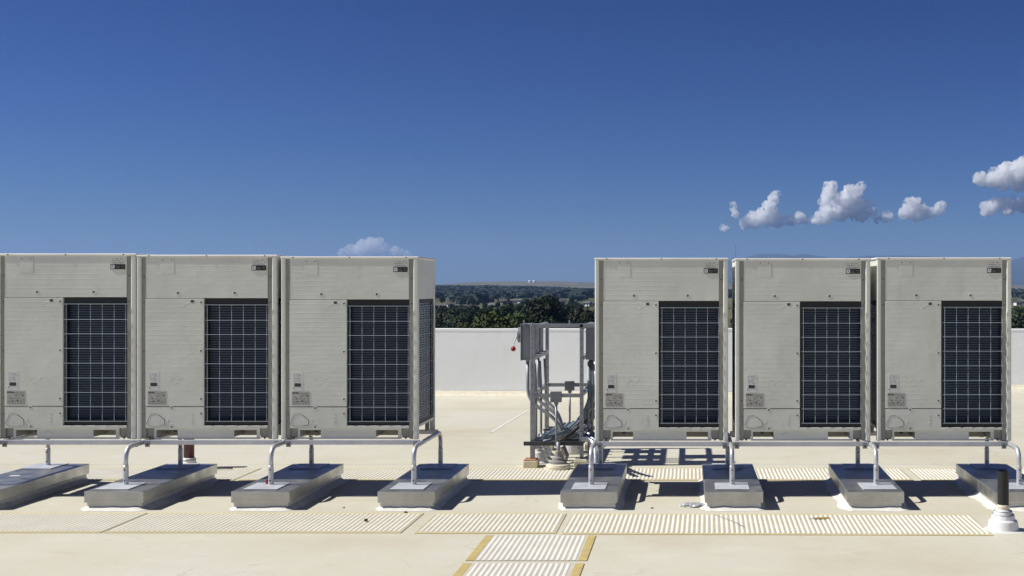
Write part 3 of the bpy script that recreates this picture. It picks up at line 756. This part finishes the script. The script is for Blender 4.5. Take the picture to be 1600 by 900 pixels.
tt = empty('pipe_pot', (gx(894, 14.2), 14.2, 0), 'wide white pitch pot at the back of the rack', 'pitch pot')
mk('pot_rim', L([(.10, 0), (.135, .005), (.125, .10), (.12, .115), (.11, .115), (.108, .09), (.02, .09)], n=28), 'boot', tt, .003)
mk('pot_pipe', Tb([(-.06, -.02, .09), (-.02, 0, .3)], .022, 10), 'conduit', tt, smooth=True)
tt = empty('pipe_elbow', (gx(882, 13.5), 13.5, 0), 'squat cream elbow leaning beside the grey cone boot', 'pipe')
mk('elbow_body', Tb([(0, 0, 0), (.02, 0, .06), (-.02, 0, .16)], .035, 6), 'lead', tt)

# maroon pipe behind the second curb
X, Y = gx(295.3, 13.0), 13.0
tt = empty('standpipe', (X, Y, 0), 'maroon painted standpipe in a white boot behind the second curb', 'pipe')
mk('pipe_body', Tb([(0, 0, .10), (0, 0, .60)], .055, 24), 'maroon', tt, smooth=True)
mk('boot', L([(.13, 0), (.12, .015), (.08, .025), (.076, .06), (.07, .065), (.068, .10), (.058, .108)], n=28), 'boot', tt)
mk('clamp_band', L([(.070, .078), (.073, .082), (.073, .09), (.070, .094)], n=28), 'conduit', tt)
# black vent pipe, near right
X, Y = gx(1567.5, 9.66), 9.66
tt = empty('vent_pipe', (X, Y, 0), 'black vent pipe standing in a stepped white boot at the right', 'vent pipe')
bm = bmesh.new(); tube(bm, [(0, 0, .19), (.0, 0, .472)], .0445, 28, cap=False); tube(bm, [(0, 0, .472), (0, 0, .25)], .039, 28, cap=False)
mk('pipe_body', bm, 'blackpipe', tt, smooth=True)
mk('collar', L([(.05, .165), (.049, .172), (.052, .19), (.047, .205)], n=28, jit=.02), 'cream', tt)
mk('boot', L([(.135, 0.0), (.128, .004), (.122, .015), (.113, .07), (.110, .078), (.094, .09), (.088, .12), (.084, .124), (.074, .13), (.070, .15), (.066, .153), (.058, .158), (.054, .166)], n=36, jit=.006), 'boot', tt)
bm = bmesh.new()
for z, r_ in ((.128, .085), (.155, .069)): tube(bm, [(r_*math.cos(a), r_*math.sin(a), z) for a in [k*2*math.pi/24 for k in range(25)]], .003, 5)
mk('clamp_band', bm, 'conduit', tt)
bm = bmesh.new(); n = 40; rr = []
for k in range(n):
    a = k*2*math.pi/n; q = .17+.05*noise.noise((math.cos(a)*2, math.sin(a)*2, 4)); rr.append((bm.verts.new((.12*math.cos(a), .12*math.sin(a), .009)), bm.verts.new((q*math.cos(a), q*math.sin(a), .0012))))
for k in range(n): bm.faces.new((rr[k][0], rr[(k+1) % n][0], rr[(k+1) % n][1], rr[k][1]))
mk('mastic_ring', bm, 'mastic', tt, smooth=True)

# ------------------------------------------------------------------ small things on the roof
def rock(name, x, y, z, sx, sy, sz, mt, label, cat, seed, rough=.35, sub=3):
    bm = bmesh.new(); bmesh.ops.create_icosphere(bm, subdivisions=sub, radius=1)
    for v in bm.verts:
        d = 1+rough*noise.noise(v.co*1.6+Vector((seed, 0, 0)))+rough*.5*noise.noise(v.co*4+Vector((seed, 0, 0)))
        v.co = Vector((v.co.x*sx*d, v.co.y*sy*d, max(-.6, v.co.z)*sz*d+sz*.6))
    o = mk(name, bm, mt); o.location = (x, y, z); return tag(o, label, cat)
rock('pebble', gx(571.5, 9.97), 9.97, .0136, .017, .016, .011, 'stone', 'dark pebble lying on the ribbed walkway pad', 'pebble', 3)
rock('foil_scrap', gx(1083, 10.70), 10.70, 0, .10, .055, .020, 'rag', 'crumpled silver foil scrap on the roof left of a curb', 'scrap', 8, .6, 4)
rock('small_stone', gx(1019, 10.6), 10.6, 0, .012, .01, .006, 'stone', 'tiny brown stone between two curbs in the right-hand row', 'pebble', 5)
rock('small_stone', gx(634, 10.40), 10.40, 0, .016, .012, .008, 'stone', 'tiny brown stone just before the fourth curb', 'pebble', 9)
rock('small_stone', gx(537, 10.62), 10.62, 0, .012, .01, .006, 'leafd', 'tiny tan stone between the third and fourth curbs', 'pebble', 12)
bm = bmesh.new(); pts = bez((gx(1115, 10.25), 10.25, .017), (gx(1130, 10.05), 10.1, .02), (gx(1142, 9.95), 10.0, .018), (gx(1162, 9.72), 9.72, .016), 16); tube(bm, pts, .0022, 6)
tag(mk('wire_scrap', bm, 'conduit', org=pts[0]), 'thin wire scrap lying across the long ribbed pad', 'wire')
bm = bmesh.new(); x, y = gx(1280, 10.09), 10.09
vs = [bm.verts.new((x+.085*math.cos(a)*(1+.3*math.sin(3*a)), y+.03*math.sin(a), .0145+.004*math.sin(2*a))) for a in [k*2*math.pi/18 for k in range(18)]]
cc = bm.verts.new((x, y, .021))
for k in range(18): bm.faces.new((vs[k], vs[(k+1) % 18], cc))
tag(mk('dry_leaf', bm, 'leafd', org=(x, y, 0)), 'flat brown leaf lying on the long ribbed pad', 'leaf')
bm = bmesh.new(); x0, x1 = gx(341, 12.85), gx(366, 12.85); pts = [(x0, 12.80, .022), ((x0+x1)/2, 12.79, .026), (x1, 12.81, .022)]; tube(bm, pts, .009, 8)
tag(mk('metal_rod', bm, 'screw', org=pts[0]), 'short dark rod lying behind the second curb', 'rod')

# ------------------------------------------------------------------ terrain
def sstep(a, b, x):
    t_ = max(0, min(1, (x-a)/(b-a))); return t_*t_*(3-2*t_)
prof = [(1000, 0), (1105, 20), (1135, 42), (1160, 44), (1184, 51.5), (1200, 50.8), (1215, 52), (1240, 50), (1256, 51.5), (1275, 49), (1300, 46), (1330, 46.5), (1356, 48), (1400, 48.5), (1460, 47.5), (1506, 47), (1540, 43), (1565, 39), (1583, 42), (1600, 48), (1640, 58), (1700, 62), (1800, 45), (2100, 10)]
def interp(p, x):
    if x <= p[0][0]: return p[0][1]
    for (a, b), (c, d) in zip(p, p[1:]):
        if x <= c: return b+(d-b)*(x-a)/(c-a)
    return p[-1][1]
hill = [(200, 4), (640, 3), (690, 3.5), (735, 7), (760, 7.6), (860, 8.6), (930, 6.5), (1000, 5), (1300, 3), (1700, 2)]
ridge = [(300, -2), (640, -1.5), (700, -2), (760, -2.6), (830, -3.5), (870, -5), (930, -8), (1100, -9), (1700, -9)]
def height(x, y):
    s = x/y; px = PX+F*s
    h0 = -12+1.2*noise.noise((x*.004, y*.004, 0))
    zr = CAMZ+interp(ridge, px)*3400/F; zr = max(zr, -10)
    h1 = h0+(zr-h0)*sstep(1250, 3300, y)+3*noise.noise((x*.002, y*.0015, 2))*sstep(1300, 2500, y)*.5
    zh = CAMZ+interp(hill, px)*6500/F
    h2 = h1+(zh-h1)*sstep(3700, 6500, y)
    return h2
bm = bmesh.new(); ys = [24*(7200/24)**(j/110) for j in range(111)]; ns = 150
S0, S1 = -1.1, 1.0
rows = [[bm.verts.new((y*(S0+(S1-S0)*i/ns), y, height(y*(S0+(S1-S0)*i/ns), y))) for i in range(ns+1)] for y in ys]
back = [bm.verts.new((14000*(S0+(S1-S0)*i/ns), 14000, -10)) for i in range(ns+1)]
rows.append(back)
for a, b in zip(rows, rows[1:]):
    for i in range(ns): bm.faces.new((a[i], a[i+1], b[i+1], b[i]))
near = [bm.verts.new((x, -60, -12)) for x in (-200, 200)]; nf = [rows[0][0], rows[0][-1]]
bm.faces.new((near[0], near[1], rows[0][-1], *rows[0][-2:0:-1], rows[0][0]))
tag(mk('valley_ground', bm, 'ground', smooth=True), 'valley floor rising to low hills', kind='structure')

def range_mesh(name, Y, pf, depth, mat, label, s0, s1, seed):
    bm = bmesh.new(); n = 260; rws = []
    for j in range(9):
        f = j/8; y = Y-depth+2*depth*f; prof_f = math.sin(math.pi*min(1, max(0, f)))**.9
        row = []
        for i in range(n+1):
            s = s0+(s1-s0)*i/n; px = PX+F*s; hgt = interp(pf, px)*Y/F
            hgt *= prof_f*(1+.05*noise.noise((i*.12, f*3, seed))+.02*noise.noise((i*.5, f*6, seed)))
            row.append(bm.verts.new((s*Y, y, -12+(hgt+13 if hgt > 0 else 0)*(1 if 0 < j < 8 else 0))))
        rws.append(row)
    for a, b in zip(rws, rws[1:]):
        for i in range(n): bm.faces.new((a[i], a[i+1], b[i+1], b[i]))
    return tag(mk(name, bm, mat, smooth=True), label, kind='structure')
range_mesh('mountains', 12000, prof, 1100, 'mountain', 'blue mountain range on the right-hand horizon', -.05, .62, 3)
foot = [(900, 0), (1000, 4), (1100, 8), (1200, 9), (1400, 10), (1500, 10.5), (1582, 9), (1600, 8), (1700, 11), (1900, 3)]
range_mesh('foothills', 9000, foot, 700, 'mountain', 'dark wooded foothills before the mountains', -.1, .55, 8)

# ------------------------------------------------------------------ trees
def crown_mesh(name, seed, n, lobes, leaf, hgt, rad, mat, squash=1.0):
    rnd = random.Random(seed); verts, faces = [], []
    L_ = []
    for k in range(lobes):
        a = rnd.uniform(0, 6.283); q = rnd.uniform(.1, .62)*rad; z = hgt*rnd.uniform(.38, .84)
        L_.append((q*math.cos(a), q*math.sin(a), z, rad*rnd.uniform(.28, .52)*(1.15-.5*abs(z/hgt-.55))))
    L_.append((0, 0, hgt*.8, rad*.42))
    for i in range(n):
        x, y, z, r = rnd.choice(L_)
        d = Vector((rnd.gauss(0, 1), rnd.gauss(0, 1), rnd.gauss(0, 1))).normalized()*r*rnd.uniform(.45, 1.05)**.6
        c = Vector((x, y, z))+Vector((d.x, d.y, d.z*squash))
        c += Vector(noise.noise_vector(c*.8+Vector((seed, 0, 0))))*r*.3
        nrm = (d.normalized()+Vector((rnd.gauss(0, .5), rnd.gauss(0, .5), rnd.gauss(0, .5)))).normalized()
        u = nrm.orthogonal().normalized(); v = nrm.cross(u); s = leaf*rnd.uniform(.5, 1.25)
        b = len(verts); m_ = rnd.randint(4, 5)
        for k in range(m_):
            a = k*6.283/m_+rnd.uniform(-.3, .3); verts.append(tuple(c+(u*math.cos(a)+v*math.sin(a))*s*rnd.uniform(.6, 1)+nrm*rnd.uniform(-.1, .1)*s))
        faces.append(list(range(b, b+m_)))
    me = bpy.data.meshes.new(name); me.from_pydata(verts, [], faces); me.materials.append(mat); return me
def trunk_mesh(hgt, seed):
    rnd = random.Random(seed); bm = bmesh.new()
    tube(bm, [(0, 0, -.3), (.05, 0, hgt*.2), (.0, .1, hgt*.45), (.1, .1, hgt*.75)], [.32, .24, .17, .06], 7)
    for k in range(5):
        a = k*1.26+rnd.uniform(-.3, .3); z = hgt*rnd.uniform(.25, .5); q = hgt*.28
        tube(bm, [(0, 0, z), (q*.5*math.cos(a), q*.5*math.sin(a), z+q*.5), (q*math.cos(a), q*math.sin(a), z+q*1.1)], [.13, .09, .03], 5)
    me = bpy.data.meshes.new('trunk'); bm.to_mesh(me); bm.free(); me.materials.append(M['bark']); return me
crowns = {
    'dark': [crown_mesh('crown_dark', 1, 5200, 16, .33, 12, 5.0, M['leafA']), crown_mesh('crown_dark', 2, 5200, 18, .33, 12, 4.2, M['leafA'], .9)],
    'olive': [crown_mesh('crown_olive', 3, 4600, 15, .30, 12, 5.6, M['leafB'], .85), crown_mesh('crown_olive', 6, 4200, 13, .30, 12, 5.0, M['leafB'], .85)],
    'grey': [crown_mesh('crown_grey', 4, 3200, 14, .36, 12, 4.6, M['leafC']), crown_mesh('crown_grey', 5, 3200, 11, .36, 12, 5.2, M['leafC'], .8)],
}
trunks = [trunk_mesh(12, 1), trunk_mesh(12, 2)]
def tree(px, Y, pytop, kind, var, label, group=None, wide=1.0):
    x = gx(px, Y); z0 = height(x, Y); top = gz(pytop, Y); h_ = max(3.0, top-z0); s = h_/11.4
    e = empty('tree', (x, Y, z0), label, 'tree', group, random.uniform(0, 6.28))
    e.scale = (s*wide, s*wide, s)
    c = bpy.data.objects.new('crown', crowns[kind][var]); COL.objects.link(c); c.parent = e
    k = bpy.data.objects.new('trunk', trunks[var]); COL.objects.link(k); k.parent = e
    return e
hero = [
    (772, 150, 489, 'olive', 0, 'bright olive green tree rising just above the white parapet', .95), (742, 165, 497, 'olive', 1, 'low olive tree left of the brightest olive tree', .8), (797, 158, 494, 'olive', 1, 'olive tree directly left of the conduit rack', .7),
    (850, 215, 464, 'dark', 0, 'tallest dark tree behind the conduit rack', .8), (826, 230, 474, 'dark', 1, 'dark tree at the left of the tallest dark tree', .8), (872, 235, 472, 'dark', 1, 'dark tree at the right of the tallest dark tree', .8),
    (787, 240, 478, 'dark', 0, 'dark tree standing above the bright olive tree', .8), (760, 260, 481, 'dark', 1, 'rounded dark tree above and left of the bright olive tree', .8), (735, 280, 484, 'dark', 0, 'dark tree before the pale fields', .7),
    (905, 230, 482, 'grey', 0, 'grey-green tree above the right of the conduit rack', .9), (925, 210, 488, 'dark', 0, 'dark tree touching the edge of the beige unit', .8), (700, 240, 486, 'grey', 1, 'grey-green tree beside the shaded unit side', .9),
    (686, 300, 482, 'dark', 1, 'dark tree behind the edge of the shaded unit', .8), (716, 220, 494, 'grey', 0, 'low grey-green tree over the left parapet', .9), (893, 180, 497, 'dark', 1, 'low dark tree just above the rack top bar', .9), (1592, 190, 488, 'grey', 1, 'dry grey-green tree at the right edge of the photo', .8),
    (833, 170, 494, 'dark', 0, 'low dark tree behind the rack post', .8), (862, 165, 498, 'dark', 1, 'low dark tree behind the middle of the rack', .9), (1612, 240, 486, 'dark', 0, 'dark tree beyond the right edge', .9),
]
for (px, Y, pt, k, v, lab, wd) in hero: tree(px, Y, pt, k, v, lab, None, wd)
rnd = random.Random(11)
TG = 'smaller trees scattered over the valley'
TL = {'dark': 'dark green tree among the scattered trees of the valley', 'grey': 'grey-green tree among the scattered trees of the valley', 'olive': 'olive green tree among the scattered trees of the valley'}
cnt = 0
while cnt < 190:
    Y = 220*(900/220)**(rnd.random()**.8)
    px = rnd.uniform(600, 1010) if rnd.random() < .80 else rnd.uniform(1120, 1680)
    x = gx(px, Y); h_ = rnd.uniform(3.4, 6.8)
    z0 = height(x, Y); pt = PY-(z0+h_-CAMZ)*F/Y
    kd = rnd.choice(['dark', 'dark', 'grey', 'olive', 'dark'] if px < 1100 else ['grey', 'olive', 'grey'])
    if px > 1560 and rnd.random() < .5: continue
    tree(px, Y, pt, kd, rnd.randint(0, 1), TL[kd], TG+' ('+kd+')', rnd.uniform(.9, 1.2)); cnt += 1
# far woodland, one mass
rnd = random.Random(21); verts, faces = [], []
def clump(x, y, z, r, h_, n):
    for i in range(n):
        d = Vector((rnd.gauss(0, 1), rnd.gauss(0, 1), abs(rnd.gauss(0, 1)))).normalized()
        c = Vector((x+d.x*r, y+d.y*r, z+h_*(.35+.6*d.z*rnd.uniform(.8, 1.1))))
        nrm = (d+Vector((rnd.gauss(0, .3),)*3)).normalized(); u = nrm.orthogonal().normalized(); v = nrm.cross(u); s = r*rnd.uniform(.4, .7); b = len(verts)
        for k in range(4):
            a = k*1.5708+rnd.uniform(-.4, .4); verts.append(tuple(c+(u*math.cos(a)+v*math.sin(a))*s))
        faces.append((b, b+1, b+2, b+3))
for i in range(5200):
    Y = 1450*(3600/1450)**rnd.random(); px = rnd.uniform(560, 1010) if rnd.random() < .75 else rnd.uniform(1100, 1700)
    dens = .5+.5*noise.noise((px*.02, Y*.002, 7))
    if Y < 1700 and dens < .45: continue
    if px > 900 and rnd.random() < sstep(900, 1000, px)*.6: continue
    x = gx(px, Y); clump(x, Y, height(x, Y)-1, rnd.uniform(5, 10), rnd.uniform(5, 8), 16)
for i in range(800):
    Y = 800*(1500/800)**rnd.random(); px = rnd.uniform(500, 1700)
    if noise.noise((px*.03, Y*.006, 2)) < .26: continue
    x = gx(px, Y); clump(x, Y, height(x, Y)-.5, rnd.uniform(3, 6), rnd.uniform(5, 9), 16)
me = bpy.data.meshes.new('woodland'); me.from_pydata(verts, [], faces); me.materials.append(M['leafD'])
wd_ = bpy.data.objects.new('woodland', me); COL.objects.link(wd_); tag(wd_, 'far dark woodland covering the ridge', kind='stuff', cat='woodland')

# ------------------------------------------------------------------ houses
def house(px, Y, wd, dp, hh, wall, roofm, label, rz=0, group='houses scattered in the valley'):
    x = gx(px, Y); z0 = height(x, Y)-.2
    t = empty('house', (x, Y, z0), label, 'house', group, rz)
    mk('wall', B(-wd/2, wd/2, -dp/2, dp/2, 0, hh), wall, t)
    bm = bmesh.new(); e = .5
    v = [bm.verts.new(p) for p in ((-wd/2-e, -dp/2-e, hh+.02), (wd/2+e, -dp/2-e, hh+.02), (wd/2+e, dp/2+e, hh+.02), (-wd/2-e, dp/2+e, hh+.02), (-wd/2-e, 0, hh+dp*.28), (wd/2+e, 0, hh+dp*.28))]
    for f in ((0,1,5,4),(2,3,4,5),(0,4,3),(1,2,5),(3,2,1,0)): bm.faces.new([v[k] for k in f])
    mk('roof', bm, roofm, t)
    for k in (-1, 1): mk('window', B(k*wd*.25-.5, k*wd*.25+.5, -dp/2-.05, -dp/2+.02, 1, 2.3), 'pane', t)
rnd = random.Random(5)
hs = [(705, 420, 'white walled house beside the shaded unit side'), (722, 330, 'pale roofed house low over the left parapet'), (692, 380, 'small pale house at the left end of the valley view'), (788, 900, 'white house in the fields above the olive tree'), (803, 950, 'pale house just left of the tallest dark tree'), (845, 1000, 'small white house above the rack'),
      (880, 620, 'house behind the dark trees'), (895, 520, 'pale house between the grey-green trees'), (918, 800, 'white house near the edge of the beige unit'), (867, 1100, 'long pale house below the ridge'), (770, 700, 'house hidden between the dark trees'), (745, 1050, 'farmhouse in the pale fields'),
      (1590, 500, 'pale house at the right edge of the valley view'), (1597, 900, 'small house on the dry slope at the right edge'), (812, 640, 'grey roofed house over the olive tree'), (930, 480, 'house behind the beige unit edge')]
for i, (px, Y, lab) in enumerate(hs):
    Y = Y + 380 if Y < 700 else Y + 60
    house(px, Y, rnd.uniform(3.6, 6), rnd.uniform(3.6, 5), 2.6, 'hwhite' if i % 2 == 0 else 'hwall', ('hroof', 'groof', 'groof')[i % 3], lab, rnd.uniform(-.5, .5))
# two white storage buildings on the far hill
for px, lab in ((828, 'left one of two white domed tanks on the far hill'), (835, 'right one of two white domed tanks on the far hill')):
    x = gx(px, 5600); z0 = height(x, 5600)-1
    t = empty('storage_tank', (x, 5600, z0), lab, 'tank', 'white tanks on the far hill')
    mk('tank_wall', L([(7.5, 0), (7.5, 8)], n=20), 'hwhite', t); mk('dome', L([(7.5, 8), (6, 10), (3, 11.3), (.3, 11.8)], n=20), 'hwhite', t)
# radio mast
x = gx(1149, 600); z0 = height(x, 600); zt = gz(382, 600)
t = empty('radio_mast', (x, 600, z0), 'thin radio mast rising in the gap between two beige units', 'mast')
mk('mast_pole', Tb([(0, 0, 0), (0, 0, zt-z0)], [.28, .09], 8), 'strut', t); mk('antenna_arm', Tb([(-.6, 0, (zt-z0)*.86), (.6, 0, (zt-z0)*.86)], .05, 6), 'strut', t)

# ------------------------------------------------------------------ clouds
_b = bmesh.new(); bmesh.ops.create_icosphere(_b, subdivisions=2, radius=1); _b.verts.index_update()
ICO_V = [v.co.copy() for v in _b.verts]; ICO_F = [tuple(v.index for v in f.verts) for f in _b.faces]; _b.free()
def cloud(name, spheres, D, label, seed, vox=10):
    cxp = sum(s[0] for s in spheres)/len(spheres); cyp = sum(s[1] for s in spheres)/len(spheres)
    o0 = Vector((gx(cxp, D), D, gz(cyp, D))); rnd = random.Random(seed)
    kids = []
    for (px, py, r) in spheres:
        R0 = r*D/F; c0 = Vector((gx(px, D)-o0.x, rnd.uniform(-.6, .6)*R0, gz(py, D)-o0.z)); kids.append((c0, R0*.86))
        for _ in range(11):
            d = Vector((rnd.gauss(0, 1), rnd.gauss(0, .8)-.3, rnd.gauss(.25, .9))).normalized(); r1 = R0*rnd.uniform(.25, .45); c1 = c0+d*R0*rnd.uniform(.72, .92); kids.append((c1, r1))
            for _ in range(4):
                d2 = (d+Vector((rnd.gauss(0, .7), rnd.gauss(0, .7), rnd.gauss(0, .7)))).normalized(); kids.append((c1+d2*r1*.9, r1*rnd.uniform(.3, .5)))
    def build(scale, nm, mat, parent, disp):
        vs, fs = [], []
        for c, rr in kids:
            if rr < vox*1.1: continue
            n0 = len(vs); vs += [tuple(c+v*rr*scale) for v in ICO_V]; fs += [tuple(n0+i for i in f) for f in ICO_F]
        me = bpy.data.meshes.new(nm); me.from_pydata(vs, [], fs); me.materials.append(mat)
        o = bpy.data.objects.new(nm, me); COL.objects.link(o); o.parent = parent
        m = o.modifiers.new('remesh', 'REMESH'); m.mode = 'VOXEL'; m.voxel_size = vox; m.use_smooth_shade = True
        for k, (ns_, st) in enumerate(disp):
            tx = bpy.data.textures.new('puff', 'CLOUDS'); tx.noise_scale = ns_; tx.noise_depth = 5; tx.noise_basis = 'ORIGINAL_PERLIN'
            d = o.modifiers.new('displace', 'DISPLACE'); d.texture = tx; d.strength = st; d.mid_level = .45; d.texture_coords = 'LOCAL'
        return o
    e = empty(name, o0, label, 'cloud', None)
    k = D/16000
    build(1.30, 'cloud_body', VOL_THIN if D > 20000 else VOL_CLOUD, e, ((110*k, 110*k), (30*k, 55*k)))
    return e
VOL_CLOUD = m_volume('cloud_mist', .022, (1, 1, 1), .35)
_t = VOL_CLOUD.node_tree; _v = [n for n in _t.nodes if n.type == 'PRINCIPLED_VOLUME'][0]
_c = _t.nodes.new('ShaderNodeTexCoord'); _n = _t.nodes.new('ShaderNodeTexNoise'); _n.inputs['Scale'].default_value = .016; _n.inputs['Detail'].default_value = 5; _n.inputs['Roughness'].default_value = .62
_r = _t.nodes.new('ShaderNodeMapRange'); _r.inputs['From Min'].default_value = .43; _r.inputs['From Max'].default_value = .60; _r.inputs['To Min'].default_value = 0.0; _r.inputs['To Max'].default_value = .05
_t.links.new(_c.outputs['Object'], _n.inputs['Vector']); _t.links.new(_n.outputs['Fac'], _r.inputs['Value']); _t.links.new(_r.outputs[0], _v.inputs['Density'])
VOL_THIN = VOL_CLOUD.copy(); VOL_THIN.name = 'thin_cloud_mist'
_m = [n for n in VOL_THIN.node_tree.nodes if n.type == 'MAP_RANGE'][0]; _m.inputs['To Max'].default_value = .014; _m.inputs['From Min'].default_value = .36
cloud('cloud', [(1131, 356, 5), (1147, 325, 6), (1149, 334, 5), (1146, 320, 4)], 16000, 'two tiny cloud puffs at the left end of the cloud row', 1, 8)
cloud('cloud', [(1165, 348, 9), (1180, 343, 11), (1195, 338, 13), (1203, 325, 11), (1209, 312, 8), (1213, 303, 5), (1215, 345, 10), (1232, 345, 8), (1248, 341, 8), (1258, 346, 5)], 16000, 'white cloud with a narrow tower, left of the largest cloud', 2)
cloud('cloud', [(1275, 343, 8), (1290, 337, 12), (1298, 318, 15), (1296, 299, 11), (1300, 290, 6), (1315, 325, 18), (1325, 309, 14), (1338, 300, 10), (1345, 291, 6), (1340, 325, 15), (1348, 337, 8), (1363, 332, 7), (1362, 318, 4), (1385, 339, 8), (1372, 343, 6)], 16000, 'largest white cloud with two peaks above the right-hand units', 3)
cloud('cloud', [(1412, 333, 9), (1422, 322, 11), (1430, 318, 8), (1438, 331, 12), (1455, 332, 8), (1467, 326, 8), (1473, 321, 6), (1430, 338, 7)], 16000, 'small rounded cloud right of the largest cloud', 4)
cloud('cloud', [(1533, 280, 10), (1552, 280, 12), (1572, 271, 15), (1595, 265, 17), (1620, 268, 18), (1592, 288, 11), (1565, 288, 8)], 17000, 'greyish cloud cut off by the right edge, upper of the two', 5)
cloud('cloud', [(1545, 325, 10), (1560, 318, 11), (1580, 318, 11), (1600, 320, 12), (1540, 330, 6), (1575, 327, 8), (1618, 322, 10)], 17000, 'flat white cloud cut off by the right edge, lower of the two', 6)
cloud('cloud', [(535, 396, 6), (548, 392, 8), (565, 388, 10), (577, 383, 10), (590, 381, 8), (600, 390, 9), (618, 394, 8), (635, 397, 5), (582, 393, 9)], 22000, 'faint cloud peeping over the left-hand units', 7, 14)

# ------------------------------------------------------------------ haze
bm = bmesh.new(); box(bm, -16000, 16000, -120, 14500, -14, 430)
hz = mk('haze', bm, m_volume('haze', 6.5e-5, (.32, .53, .98), .1)); tag(hz, 'pale blue haze over the valley', kind='stuff')
